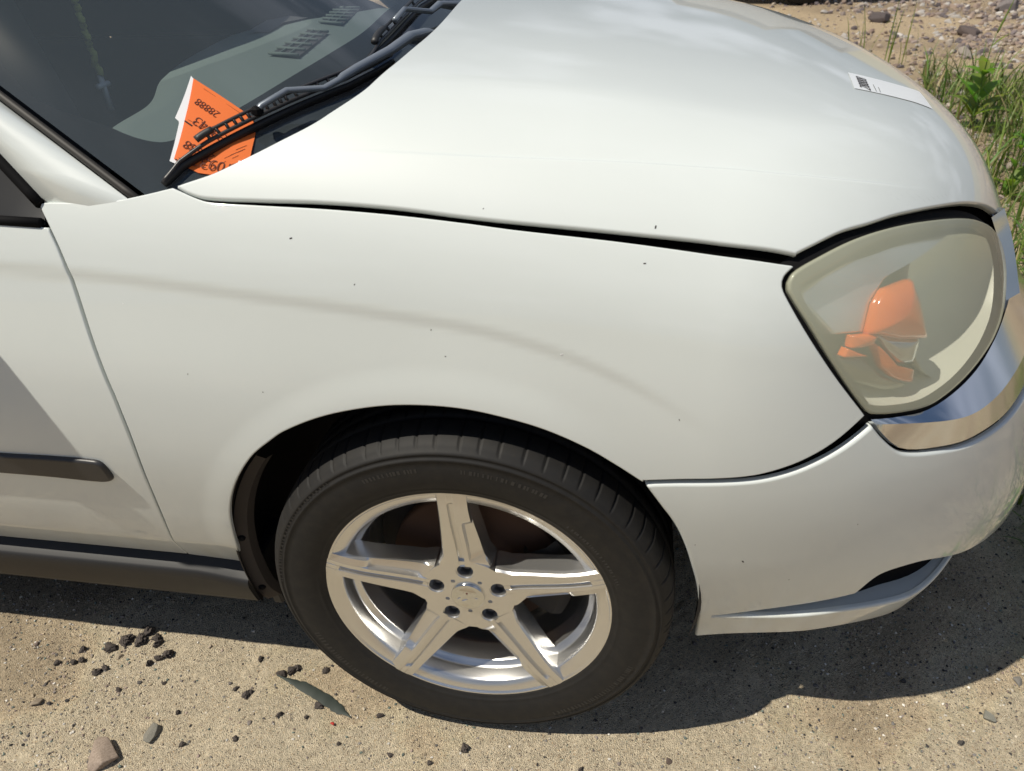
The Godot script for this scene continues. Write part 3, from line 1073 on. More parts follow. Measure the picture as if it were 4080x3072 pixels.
func make_wheels() -> void:
	var root := Node3D.new()
	root.name = "wheel"
	car.add_child(root)
	part("tyre", tyre_mesh(), M.rubber, root)
	var marks := SurfaceTool.new()
	marks.begin(Mesh.PRIMITIVE_TRIANGLES)
	# moulded blocks and letters on the sidewall
	var r3 := RandomNumberGenerator.new()
	r3.seed = 9
	for run in [[62.0, 88.0, .272, .279], [100.0, 118.0, .272, .279], [128.0, 176.0, .2945, .2985], [20.0, 50.0, .2445, .2495], [-60.0, -20.0, .272, .280], [200.0, 236.0, .270, .279]]:
		var a: float = run[0]
		while a < run[1]:
			var da := r3.randf_range(.35, .9)
			var zz := .0131 if run[2] < .29 else .0102
			if run[2] < .25: zz = .0102
			for q in [[a, run[2]], [a + da, run[2]], [a + da, run[3]], [a, run[2]], [a + da, run[3]], [a, run[3]]]:
				marks.add_vertex(Vector3(q[1] * cos(deg_to_rad(q[0])), q[1] * sin(deg_to_rad(q[0])), zz))
			a += da + r3.randf_range(.25, 1.3)
	marks.generate_normals()
	part("sidewall_lettering", marks.commit(), pick(.032, .031, .030, .6), root).set_meta("kind", "stuff")
	part("rim", lathe([[.2215, -.02], [.2262, -.006], [.2275, -.001], [.2272, .0008], [.2250, .0016], [.2228, .0004], [.2215, -.0022], [.2195, -.0026], [.2040, -.0075], [.2025, -.0100], [.2010, -.0130], [.1990, -.030], [.1975, -.036], [.1900, -.039], [.1885, -.042], [.1870, -.065], [.1840, -.070], [.1835, -.075], [.1815, -.13], [.182, -.185], [.20, -.2], [.213, -.205]], 160), M.alloy, root)
	var sp := spoke()
	for k in 5:
		var s := part("spoke", sp, M.alloy, root)
		s.rotation.z = deg_to_rad(92.0 + 72.0 * k)
	var hub := CSGCombiner3D.new()
	hub.name = "hub"
	root.add_child(hub)
	var disc := CSGCylinder3D.new()
	disc.name = "hub_disc"
	disc.radius = .0745
	disc.height = .04
	disc.sides = 60
	disc.rotation.x = PI / 2
	disc.position.z = -.0368
	disc.material = M.alloy
	hub.add_child(disc)
	for k in 5:
		for e in [[.0525, .0128, 92.0, .05], [.0365, .0036, 128.0, .012], [.0525, .0150, 92.0, .006]]:
			var hole := CSGCylinder3D.new()
			hole.name = "lug_hole"
			hole.operation = CSGShape3D.OPERATION_SUBTRACTION
			hole.radius = e[1]
			hole.height = e[3]
			hole.sides = 24
			hole.material = M.alloy
			hole.rotation.x = PI / 2
			var a := deg_to_rad(e[2] + 72.0 * k)
			hole.position = Vector3(e[0] * cos(a), e[0] * sin(a), -.0155)
			hub.add_child(hole, true)
	for k in 5:
		var a := deg_to_rad(92.0 + 72.0 * k)
		var nut := part("lug_nut", lathe([[0, .012], [.006, .012], [.0085, .009], [.0088, 0]], 6, true), pick(.10, .10, .11, .35, .9), root)
		nut.position = Vector3(.0525 * cos(a), .0525 * sin(a), -.040)
	# centre cap with its raised mark
	var cap := part("centre_cap", lathe([[0, .0055], [.012, .0050], [.020, .0036], [.0243, .0018], [.0252, .0024], [.0268, .0018], [.0272, -.001], [.0272, -.008]], 48), pick(.72, .73, .72, .08, 1.0), root)
	cap.position.z = -.0145
	var dark_red := pick(.10, .022, .012, .5)
	for k in 9:
		var a := deg_to_rad(148.0 - 14.5 * k)
		if k == 6: continue
		var dash := part("cap_lettering", box_mesh(Vector3(.0028, .0032, .0010), .1), dark_red, cap)
		dash.position = Vector3(.0195 * cos(a), .0150 * sin(a) - .0035, .0048 - .002 * absf(cos(a)))
		dash.rotation.z = a - PI / 2
	for e in [[-.004, -.0035, .5, .010], [-.0135, -.001, .6, .006], [.006, .0045, -.35, .022]]:
		var mark := part("cap_emblem", box_mesh(Vector3(e[3], .0016, .0012), .2), M.chrome, cap)
		mark.position = Vector3(e[0], e[1], .0058 if e[3] < .02 else .0046)
		mark.rotation.z = e[2]
	# brake
	var rotor := part("brake_disc", lathe([[.03, .0], [.07, .0], [.075, -.012], [.078, -.03], [.138, -.03], [.140, -.034], [.140, -.052], [.03, -.052]], 64), M.rust, root)
	rotor.position.z = -.055
	var cal := []
	for e in [[.10, 0.0], [.10, .02], [.145, .026], [.162, .018], [.164, -.06]]:
		var r := []
		for k in 12:
			var a := deg_to_rad(-28.0 + 62.0 * k / 11.0)
			r.append(Vector3(e[0] * cos(a), e[0] * sin(a), e[1] - .080))
		cal.append(r)
	part("brake_caliper", loft(cal, true), pick(.045, .042, .040, .7, .4), root)
	part("backing_plate", lathe([[.02, -.12], [.15, -.12], [.175, -.13]], 40), M.liner, root)
	var whip := part("valve_stem", tube([Vector3(.19 * cos(1.72), .19 * sin(1.72), -.03), Vector3(.178 * cos(1.72), .178 * sin(1.72), -.022)], [.003]), M.black, root)
	whip.position.z = .0
	var tilt := Basis(Vector3.RIGHT, deg_to_rad(-1.8))
	root.transform = Transform3D(tilt, Vector3(0, .322, 0))
	for e in [[Vector3(-2.70, .322, -.02), 0.0], [Vector3(0, .322, -1.80), PI], [Vector3(-2.70, .322, -1.78), PI]]:
		var c := root.duplicate()
		c.name = "wheel"
		car.add_child(c, true)
		c.transform = Transform3D(Basis(Vector3.UP, e[1]) * Basis(Vector3.RIGHT, deg_to_rad(-1.2)) * Basis(Vector3.BACK, .7), e[0])

# ---------------------------------------------------------------- wipers
func wiper(called: String, arm: Array, blade: Array, label: String) -> void:
	var root := Node3D.new()
	root.name = called
	car.add_child(root, true)
	root.set_meta("label", label)
	var path := []
	var wid := []
	for e in arm:
		path.append(glass(e[0], e[1], e[2]))
		wid.append(e[3])
	part("arm", tube(path, wid, 8, .8), M.steel, root)
	# blade: rubber, spine with slots, clips
	var fine := []
	for i in blade.size() - 1:
		for k in 8:
			fine.append(blade[i].lerp(blade[i + 1], k / 8.0))
	fine.append(blade[blade.size() - 1])
	var low := []
	var up1 := []
	var up2 := []
	for i in fine.size():
		var d: Vector2 = (fine[mini(i + 1, fine.size() - 1)] - fine[maxi(i - 1, 0)]).normalized()
		var o := Vector2(d.y, -d.x)
		if o.y < 0: o = -o
		var sp := smoothstep(0.0, .22, i / (fine.size() - 1.0))
		o *= .25 + .75 * sp
		low.append(glass(fine[i].x, fine[i].y, .006))
		up1.append(glass(fine[i].x + o.x * .006, fine[i].y + o.y * .006, .009 + .005 * sp))
		up2.append(glass(fine[i].x + o.x * .0135, fine[i].y + o.y * .0135, .011 + .008 * sp))
	part("rubber", tube(low, [.0028, .0035], 6, 1.6), pick(.010, .010, .011, .5), root)
	var n := fine.size()
	part("blade_rail", tube(up1.slice(int(n * .02)), [.0028], 6), M.trim, root)
	var a := int(n * .22)
	part("blade_rail", tube(up2.slice(a, int(n * .9)), [.0026], 6), M.trim, root)
	for i in range(a, int(n * .9), 3):
		part("blade_tie", tube([up1[i], up2[i]], [.0024], 6), M.trim, root)
	part("blade_sleeve", tube(up2.slice(maxi(a - 3, 0), a + 3), [.0055], 8, .8), M.plastic, root)

func wipers() -> void:
	wiper("wiper", [[.30, -.075, .022, .013], [.344, -.062, .032, .0115], [.403, -.054, .035, .0095], [.482, -.055, .035, .0082], [.562, -.050, .035, .0072], [.590, -.0495, .036, .0068], [.598, -.050, .036, .0052], [.621, -.047, .035, .0050], [.652, -.022, .034, .0050], [.684, -.018, .032, .0050], [.692, -.018, .026, .0050]],
		[Vector2(.789, -.009), Vector2(.767, -.005), Vector2(.740, -.010), Vector2(.715, -.015), Vector2(.696, -.019), Vector2(.669, -.025), Vector2(.650, -.029), Vector2(.610, -.038), Vector2(.566, -.047), Vector2(.50, -.053), Vector2(.45, -.055)], "black wiper holding the orange paper on the glass")
	var hook := part("wiper_hook", box_mesh(Vector3(.013, .012, .016), .25), M.black, car)
	hook.position = glass(.689, -.018, .028)
	wiper("wiper", [[.02, -.045, .022, .012], [.125, -.029, .030, .008], [.209, -.033, .030, .006], [.284, -.008, .030, .005], [.351, -.014, .026, .005]],
		[Vector2(.491, -.034), Vector2(.404, -.027), Vector2(.287, -.016), Vector2(.125, -.002), Vector2(-.10, .004)], "black wiper at the middle of the windshield")

# ---------------------------------------------------------------- the parts of the car beyond the photograph's frame
func rest_of_car() -> void:
	# far side of the nose: mirrored copies
	for called in ["front_fender", "front_bumper", "bumper_ledge", "chrome_trim_bar", "grille_surround", "grille", "front_door", "rocker_sill", "headlight", "fog_lamp_opening"]:
		var src: Node3D = car.get_node(called)
		var c := src.duplicate()
		c.name = called
		car.add_child(c, true)
		c.transform = Transform3D(Basis(Vector3.RIGHT, Vector3.UP, Vector3.FORWARD), Vector3(0, 0, 2 * ZC)) * src.transform
	# rear door and quarter, tail
	var rear := join([v2([-1.568, .408, -1.568, -.217, -2.30, -.217]), spline([-2.30, -.217, -2.36, -.05, -2.46, .10, -2.70, .17, -2.94, .10, -3.04, -.05, -3.09, -.20]), v2([-3.09, -.20, -3.25, -.20, -3.25, .408])])
	var rm := panel(rear, 0, .02, .002, .02)
	var tail_rows := []
	for y in [.2, .45, .7, .9]:
		var r := []
		for k in 13:
			var z := lerpf(-.06, -1.74, k / 12.0)
			r.append(Vector3(-3.25 - .28 * (1.0 - pow(absf(z - ZC) / .84, 2.6)) * (1.0 if y < .7 else .8), y, z))
		tail_rows.append(r)
	part("tailgate", loft(tail_rows), M.paint, car)
	for sgn in [1.0, -1.0]:
		var q := part("rear_quarter", rm, M.paint, car)
		if sgn < 0: q.transform = Transform3D(Basis(Vector3.RIGHT, Vector3.UP, Vector3.FORWARD), Vector3(0, 0, 2 * ZC))
		var g := [[], []]
		for k in 14:
			var x := lerpf(-.80, -3.1, k / 13.0)
			g[0].append(Vector3(x, .905, ZC + .828 * sgn))
			g[1].append(Vector3(minf(x, -.80 - .02) if k else x, minf(1.10 + maxf(0, (-.80 - x)) * .5, 1.38), ZC + sgn * (.76 - .20 * clampf((-.80 - x) * 1.5, 0, 1) * .6)))
		part("side_window", loft(g), M.dark_glass, car)
		part("door_pillar", tube([Vector3(-1.56, .9, ZC + .825 * sgn), Vector3(-1.66, 1.40, ZC + .63 * sgn)], [.035], 8, .5), M.black, car)
		part("door_pillar", tube([Vector3(-2.6, .9, ZC + .825 * sgn), Vector3(-2.5, 1.40, ZC + .63 * sgn)], [.05], 8, .5), M.paint, car)
		part("door_pillar", tube([Vector3(-3.2, .9, ZC + .80 * sgn), Vector3(-2.9, 1.38, ZC + .60 * sgn)], [.05], 8, .5), M.paint, car)
		# door mirror
		var root := Node3D.new()
		root.name = "door_mirror"
		car.add_child(root, true)
		root.position = Vector3(-.865, .985, ZC + .895 * sgn)
		var shell := []
		for e in [[-.075, .3], [-.06, .75], [-.02, 1.0], [.03, .96], [.06, .7], [.078, .25]]:
			var r := []
			for k in 20:
				var a := TAU * k / 20
				r.append(Vector3(e[0], .078 * e[1] * sin(a), sgn * (.068 + .052 * e[1] * cos(a))))
			shell.append(r)
		part("mirror_housing", loft(shell, false, true), M.paint, root)
		part("mirror_stem", tube([Vector3(0, -.05, -.045 * sgn), Vector3(.0, -.03, .07 * sgn)], [.03], 8, .6), M.plastic, root)
	var roof := []
	for k in 16:
		var x := lerpf(-1.03, -3.0, k / 15.0)
		var r := []
		for i in 17:
			var s := lerpf(-1, 1, i / 16.0)
			r.append(Vector3(x + .10 * (1 - s * s) * (1 if k == 0 else 0), 1.46 - .045 * pow((x + 1.9) / .9, 2) - .055 * s * s - .03 * pow(absf(s), 6), ZC + s * .60))
		roof.append(r)
	part("roof", loft(roof), M.paint, car)
	part("rear_window", loft([[Vector3(-2.98, 1.38, -.35), Vector3(-2.98, 1.38, -1.45)], [Vector3(-3.35, .9, -.2), Vector3(-3.35, .9, -1.6)]]), M.dark_glass, car)
	part("underbody", loft([[Vector3(.85, .24, -.35), Vector3(.85, .24, -1.45)], [Vector3(.5, .24, -.15), Vector3(.5, .24, -1.65)], [Vector3(.42, .25, -.45), Vector3(.42, .25, -1.35)], [Vector3(-.42, .25, -.45), Vector3(-.42, .25, -1.35)], [Vector3(-.42, .22, -.10), Vector3(-.42, .22, -1.70)], [Vector3(-3.3, .24, -.12), Vector3(-3.3, .24, -1.68)]]), M.void, car)

# ---------------------------------------------------------------- ground
var n_big := FastNoiseLite.new()
var n_fine := FastNoiseLite.new()
var n_pit := FastNoiseLite.new()

func grain_tex() -> ImageTexture:
	# sand and grit: single grains of uneven tone over soft mottling
	var sz := 1024
	var im := Image.create(sz, sz, false, Image.FORMAT_RGB8)
	var r := RandomNumberGenerator.new()
	r.seed = 17
	var n := FastNoiseLite.new()
	n.seed = 3
	n.frequency = 1.0
	n.fractal_octaves = 4
	for y in sz:
		for x in sz:
			# wrapped round a torus so that the edges meet
			var a := TAU * x / sz
			var b := TAU * y / sz
			var v := n.get_noise_3d(cos(a) * 5.0 + 20.0, sin(a) * 5.0 + cos(b) * 5.0, sin(b) * 5.0)
			var t := .80 + .16 * v + r.randf_range(-.06, .06)
			im.set_pixel(x, y, Color(t * .97, t * .905, t * .785))
	var tones := [Color(.40, .36, .32), Color(.55, .48, .40), Color(.93, .88, .78), Color(.72, .62, .50), Color(.30, .28, .27), Color(.64, .62, .58), Color(.84, .76, .62), Color(.50, .52, .47)]
	for i in 15000:
		var c: Color = tones[r.randi() % tones.size()]
		c = c.lerp(Color(.78, .71, .60), r.randf() * .5)
		var w := 2 + int(9.0 * pow(r.randf(), 3.0))
		var h := 2 + int(w * r.randf_range(.5, .9))
		var x0 := r.randi() % (sz - w)
		var y0 := r.randi() % (sz - h)
		im.fill_rect(Rect2i(x0, y0 + h / 4, w, maxi(1, h / 2)), c)
		im.fill_rect(Rect2i(x0 + w / 4, y0, maxi(1, w / 2), h), c)
	return ImageTexture.create_from_image(im)

func patch_tone(x: float, z: float) -> Color:
	# sand, with greyer gravelly drifts
	var g := n_big.get_noise_2d(x * 1.3 + 7.0, z * 1.3) * .9 + n_big.get_noise_2d(x * 4.0, z * 4.0 + 3.0) * .5
	var drift := smoothstep(-.62, -.95, x) * .85 + smoothstep(.45, 1.1, x) * .6 + smoothstep(-.1, -1.2, z) * .3
	var k := clampf(drift + g * .8, 0.0, 1.0)
	return Color(1.36, 1.31, 1.25).lerp(Color(.66, .625, .60), k)

func ground_height(x: float, z: float) -> float:
	return .006 * n_big.get_noise_2d(x * 2.5, z * 2.5) + .0030 * n_fine.get_noise_2d(x * 9.0, z * 9.0) + .0016 * n_fine.get_noise_2d(x * 34.0, z * 34.0) - .0042 * smoothstep(-.86, -.99, n_pit.get_noise_2d(x * 26.0, z * 26.0))

func sheet(x0: float, x1: float, z0: float, z1: float, step: float, h: Callable) -> ArrayMesh:
	var nx := int((x1 - x0) / step) + 1
	var nz := int((z1 - z0) / step) + 1
	var st := SurfaceTool.new()
	st.begin(Mesh.PRIMITIVE_TRIANGLES)
	for j in nz:
		for i in nx:
			var x := lerpf(x0, x1, i / (nx - 1.0))
			var z := lerpf(z0, z1, j / (nz - 1.0))
			var r: Array = h.call(x, z)
			st.set_color(r[1])
			st.add_vertex(Vector3(x, r[0], z))
	for j in nz - 1:
		for i in nx - 1:
			var a := j * nx + i
			for q in [a, a + 1, a + nx, a + 1, a + nx + 1, a + nx]:
				st.add_index(q)
	st.generate_normals()
	return st.commit()

func ground() -> void:
	n_big.seed = 21
	n_big.frequency = 1.0
	n_big.fractal_octaves = 3
	n_fine.seed = 22
	n_fine.frequency = 1.0
	n_fine.fractal_octaves = 3
	n_pit.noise_type = FastNoiseLite.TYPE_CELLULAR
	n_pit.cellular_return_type = FastNoiseLite.RETURN_DISTANCE
	n_pit.fractal_type = FastNoiseLite.FRACTAL_NONE
	n_pit.frequency = 1.0
	n_pit.seed = 4
	var m := StandardMaterial3D.new()
	m.albedo_color = Color(1, 1, 1)
	m.vertex_color_use_as_albedo = true
	m.albedo_texture = grain_tex()
	m.uv1_triplanar = true
	m.uv1_world_triplanar = true
	m.uv1_scale = Vector3(3.1, 3.1, 3.1)
	m.roughness = .95
	m.metallic_specular = .25
	m.heightmap_enabled = true
	m.heightmap_scale = .45
	m.heightmap_texture = noise_tex(1024, .11, [], 8, 5)
	M.sand = m
	var near := sheet(-1.8, 2.2, -1.4, .75, .009, func(x: float, z: float) -> Array:
		var e := minf(minf(x + 1.8, 2.2 - x), minf(z + 1.4, .75 - z))
		var y := ground_height(x, z)
		y *= smoothstep(.02, .2, Vector2(x, z + .1).length() * .6)
		return [lerpf(-.03, y, smoothstep(0.0, .12, e)), patch_tone(x, z)])
	part("ground", near, m, self).set_meta("kind", "structure")
	var mid := sheet(-9.0, 13.0, -26.0, 5.0, .13, func(x: float, z: float) -> Array:
		var e := maxf(maxf(-1.7 - x, x - 2.1), maxf(-1.3 - z, z - .65))
		var edge := minf(minf(x + 9, 13 - x), minf(z + 26, 5 - z))
		var y := -.016 + .014 * smoothstep(0.0, .3, e) + smoothstep(.5, 2.5, e) * (.02 * n_big.get_noise_2d(x * .9, z * .9) + .012 * n_big.get_noise_2d(x * 4.0, z * 4.0))
		var g := clampf(.35 + n_big.get_noise_2d(x * .35, z * .55) * 1.3, 0, 1)
		return [lerpf(-.09, y, smoothstep(0.0, 1.0, edge)), Color(.93, .86, .79).lerp(Color(.58, .53, .51), g) if e > 0.0 else patch_tone(x, z)])
	part("ground", mid, m, self).set_meta("kind", "structure")
	var far := PlaneMesh.new()
	far.size = Vector2(1400, 1400)
	var fm := pick(.50, .44, .34, .95)
	fm.albedo_texture = noise_tex(512, .02, [[0, .6, .6, .5], [1, 1, 1, .95]], 12)
	fm.uv1_scale = Vector3(300, 300, 300)
	var fo := part("ground", far, fm, self)
	fo.position.y = -.07
	fo.set_meta("kind", "structure")
	# loose gravel on the near sand
	var tones := [Color(.36, .29, .20), Color(.30, .25, .19), Color(.20, .17, .15), Color(.09, .08, .075), Color(.035, .032, .032), Color(.45, .40, .32), Color(.55, .52, .47), Color(.17, .16, .15), Color(.12, .15, .13), Color(.26, .20, .17)]
	scatter("gravel", 4, 60000, func(r: RandomNumberGenerator) -> Array:
		var x := r.randf_range(-1.6, 2.0)
		var z := r.randf_range(-1.0, .55)
		if r.randf() > .45 and absf(x + .1) < .55 and z > -.5: x = (-1.6 + r.randf() * .95) if r.randf() < .55 else (.4 + r.randf() * 1.5)
		var s := .0008 + .0030 * pow(r.randf(), 2.6) + (.003 if r.randf() < .012 else 0.0)
		return [Vector3(x, ground_height(x, z) * smoothstep(.02, .2, Vector2(x, z + .1).length() * .6) + s * .25, z), s, tones[r.randi() % tones.size()] * r.randf_range(.8, 1.6)], 31)

func scatter(called: String, kinds: int, count: int, where: Callable, seed_: int) -> void:
	var r := RandomNumberGenerator.new()
	r.seed = seed_
	var mat := pick(1, 1, 1, .85)
	mat.albedo_color = Color(1, 1, 1)
	mat.vertex_color_use_as_albedo = true
	for k in kinds:
		var mm := MultiMesh.new()
		mm.transform_format = MultiMesh.TRANSFORM_3D
		mm.use_colors = true
		mm.mesh = rock(seed_ * 10 + k, 1, .5, .65, .5)
		mm.instance_count = count / kinds
		for i in mm.instance_count:
			var w: Array = where.call(r)
			var b := Basis.from_euler(Vector3(r.randf_range(-.4, .4), r.randf() * TAU, r.randf_range(-.4, .4))).scaled(Vector3.ONE * w[1])
			mm.set_instance_transform(i, Transform3D(b, w[0]))
			mm.set_instance_color(i, w[2])
		var o := MultiMeshInstance3D.new()
		o.name = called
		o.multimesh = mm
		o.material_override = mat
		add_child(o, true)
		o.set_meta("kind", "stuff")
		o.set_meta("label", "loose pale and dark gravel strewn over the sand")

func mid_height(x: float, z: float) -> float:
	var e := maxf(maxf(-1.7 - x, x - 2.1), maxf(-1.3 - z, z - .65))
	return -.016 + .014 * smoothstep(0.0, .3, e) + smoothstep(.5, 2.5, e) * (.02 * n_big.get_noise_2d(x * .9, z * .9) + .012 * n_big.get_noise_2d(x * 4.0, z * 4.0))

func background() -> void:
	var tones := [Color(.36, .29, .23), Color(.29, .235, .21), Color(.19, .155, .155), Color(.13, .11, .115), Color(.43, .37, .31), Color(.25, .185, .15), Color(.48, .45, .42), Color(.33, .25, .20)]
	scatter("rubble", 4, 16000, func(r: RandomNumberGenerator) -> Array:
		var z := -1.2 - 13.0 * pow(r.randf(), 1.25)
		var x := r.randf_range(.5, 3.2) + maxf(0, -z) * r.randf_range(.12, .55)
		if n_big.get_noise_2d(x * .35, z * .55) < -.22 and r.randf() < .7: z -= 2.0
		var s := .006 + .030 * pow(r.randf(), 3.0)
		return [Vector3(x, mid_height(x, z) + s * .2, z), s * clampf(.5 - z * .14, .6, 1.7), tones[r.randi() % tones.size()] * r.randf_range(.75, 1.2)], 47)
	# rocks one can pick out
	var i := 0
	for e in [[2.05, -5.35, .10, "dark purple-grey rock lying on the bare sand behind the weeds", .15, .12, .13], [2.9, -6.2, .11, "pale flat boulder among rubble, upper edge of the photo", .5, .44, .38], [3.1, -5.0, .12, "sandy yellow rock with a broken top beside the tall weed", .48, .38, .24], [3.35, -7.4, .16, "dark brown rock heap lump on the rubble slope", .18, .14, .13], [4.3, -9.0, .20, "broad grey rock near the photo's upper corner", .32, .28, .27], [2.75, -8.3, .15, "rounded dark rock beside the bare sandy strip", .14, .115, .115], [3.55, -5.7, .09, "small whitish rock among brown rubble", .62, .58, .53]]:
		var mat := pick(e[4], e[5], e[6], .9)
		mat.albedo_texture = noise_tex(128, .05, [[0, .6, .6, .6], [1, 1, 1, 1]], 50 + i)
		mat.uv1_triplanar = true
		mat.uv1_scale = Vector3(4, 4, 4)
		var o := lone("rock", rock(300 + i, 3, .45, .6, .40), mat, e[3], "rock", Vector3(e[0], mid_height(e[0], e[1]) + e[2] * .2, e[1]), "rocks on the rubble behind the car")
		o.scale = Vector3.ONE * e[2]
		o.rotation.y = i * 1.7
		i += 1
	# a dark vehicle parked far behind: only a tyre's foot shows
	var v := thing("parked_truck", "pale vehicle parked far behind the white hood, only its dark tyre showing", "truck", Vector3(1.15, 0, -10.75))
	var dark := pick(.55, .56, .56, .4)
	var prof := [[-2.3, .55], [-2.35, 1.0], [-.9, 1.05], [-.7, 1.15], [-.2, 1.75], [1.1, 1.78], [1.5, 1.15], [2.2, 1.1], [2.3, .55]]
	var rows := []
	for z in [-.88, -.92, .92, .88]:
		var r := []
		var inset := .04 if absf(z) < .9 else 0.0
		for q in prof: r.append(Vector3(q[0] * (1 - inset), .5 + (q[1] - .5) * (1 - inset * .6), z))
		rows.append(r)
	var side1 := []
	var side2 := []
	for q in prof:
		side1.append(Vector3(q[0] * .95, .55, -.88)); side2.append(Vector3(q[0] * .95, .55, .88))
	part("truck_body", loft([side1] + rows + [side2], true), dark, v)
	var tw_ := lathe([[.2, -.12], [.33, -.12], [.36, -.09], [.37, 0], [.36, .09], [.33, .12], [.2, .12], [.19, .09], [0, .10]], 40)
	for p in [Vector3(-1.45, .37, .86), Vector3(1.1, .37, .86), Vector3(-1.45, .37, -.86), Vector3(1.1, .37, -.86)]:
		var w := part("tyre", tw_, M.rubber, v)
		w.position = p

# ---------------------------------------------------------------- papers
func seat_basis(p0: Vector3, p1: Vector3, n: Vector3) -> Basis:
	var x := (p1 - p0).normalized()
	var y := n.cross(x).normalized()
	return Basis(x, y, x.cross(y))

func print_text(called: String, txt: String, p0: Vector3, p1: Vector3, n: Vector3, mat: Material, parent: Node3D, tall := 1.0) -> void:
	var f := SystemFont.new()
	f.font_names = PackedStringArray(["Droid Sans"])
	var t := TextMesh.new()
	t.text = txt
	t.font = f
	t.font_size = 64
	t.pixel_size = .001
	t.depth = .0002
	t.curve_step = 2.0
	var o := part(called, t, mat, parent)
	var w := t.get_aabb().size.x
	var s := p0.distance_to(p1) / w
	var b := seat_basis(p0, p1, n)
	o.transform = Transform3D(Basis(b.x * s, b.y * s * tall, b.z), (p0 + p1) * .5 + n * .0005)

func bar(called: String, p0: Vector3, p1: Vector3, n: Vector3, wide: float, mat: Material, parent: Node3D) -> void:
	var o := part(called, box_mesh(Vector3(p0.distance_to(p1), wide, .0002), .1), mat, parent)
	o.transform = Transform3D(seat_basis(p0, p1, n), (p0 + p1) * .5 + n * .0004)

func note_at(s: float, t: float) -> Vector3:
	return surf(Vector2(s, t), 3)[0]

func papers() -> void:
	var note := thing("paper_notice", "orange printed paper slip tucked under the wiper blade on the windshield", "paper")
	var out := v2([.692, .072, .689, .035, .686, -.004, .700, -.023, .715, -.035, .730, -.048, .743, -.046, .755, -.040, .764, -.020, .767, -.001, .767, .010, .732, .040])
	part("orange_sheet", panel(out, 3, .004, .0002, 0.0, .0), M.orange, note)
	part("white_sheet", panel(v2([.6910, .0765, .7365, .048, .7368, .042, .7705, .0115, .7678, -.004, .74, .002, .70, .03]), 3, .004, .0002, 0.0, -.0011), M.paper, note)
	var n := wind_normal(.73, .0)
	print_text("printed_number", "28888", note_at(.7085, .020), note_at(.7095, .0495), n, M.ink_orange, note)
	print_text("printed_number", "33743", note_at(.7245, -.0065), note_at(.726, .033), n, M.ink_orange, note)
	print_text("printed_number", "28888", note_at(.7465, -.017), note_at(.750, .0175), n, M.ink_orange, note)
	print_text("printed_number", "109335", note_at(.7445, -.0425), note_at(.7610, .003), n, M.ink_orange, note)
	bar("printed_bar", note_at(.7330, .0385), note_at(.7325, .029), n, .0020, M.ink, note)
	bar("printed_bar", note_at(.7662, .0085), note_at(.7655, -.002), n, .0016, M.ink, note)
	for e in [[.6945, .055, .6915, .008], [.7300, .0375, .7293, .0330], [.7635, .008, .7625, .003], [.7265, -.030, .7400, -.026], [.7235, -.031, .7370, -.027], [.7205, -.0315, .7340, -.0275], [.7165, -.029, .727, -.026], [.7415, -.030, .7450, -.029], [.7300, -.0335, .7360, -.0318], [.712, .046, .7118, .0425], [.728, .0325, .7278, .029], [.735, -.041, .742, -.037]]:
		bar("printed_line", note_at(e[0], e[1]), note_at(e[2], e[3]), n, .0004, M.ink_orange, note)
	var hole := part("punched_hole", lathe([[0, 0.0003], [.0016, .0003], [.0018, 0]], 14), M.paper, note)
	hole.transform = Transform3D(seat_basis(note_at(.735, -.042), note_at(.735, -.038), n), note_at(.7345, -.0405) + n * .0004)
	# label on the hood
	var tag := thing("hood_sticker", "white printed sticker on the front of the white hood", "sticker")
	var sheet_ := panel(v2([.547, .330, .532, .440, .668, .383, .682, .269]), 1, .008, .0004, .0, .0008)
	part("sticker_sheet", sheet_, pick(.82, .85, .88, .35), tag)
	var hp := func(x: float, z: float) -> Vector3:
		var s := surf(Vector2(x, z), 1)
		return s[0] + s[1] * .0012
	var ns: Vector3 = surf(Vector2(.56, .385), 1)[1]
	var p0: Vector3 = hp.call(.5525, .4235)
	var p1: Vector3 = hp.call(.5635, .347)
	print_text("printed_number", "28888", p0, p1, ns, M.ink, tag, .8)
	for e in [[.576, .374, .570, .417], [.582, .382, .577, .413]]:
		var a: Vector3 = hp.call(e[0], e[1])
		var b: Vector3 = hp.call(e[2], e[3])
		bar("printed_line", a, b, ns, .0012, pick(.25, .27, .28, .8), tag)
	# a cord with a cross hanging inside the windshield
	var ros := thing("hanging_cross", "green braided cord with a small cross hanging inside the windshield", "ornament")
	var cord := []
	var rad := []
	for k in 40:
		var e := k / 39.0
		cord.append(Vector3(-.895 + .004 * sin(e * 40.0), lerpf(1.16, .955, e), -.75 + .003 * cos(e * 37.0)))
		rad.append(.0075 if k % 2 else .0055)
	part("cord", tube(cord, rad, 6), pick(.24, .28, .05, .8), ros)
	var silver := pick(.42, .47, .50, .5, .1)
	part("cross_upright", tube([Vector3(-.895, .955, -.75), Vector3(-.895, .885, -.75)], [.006], 6), silver, ros)
	part("cross_bar", tube([Vector3(-.895, .935, -.768), Vector3(-.895, .935, -.732)], [.006], 6), silver, ros)

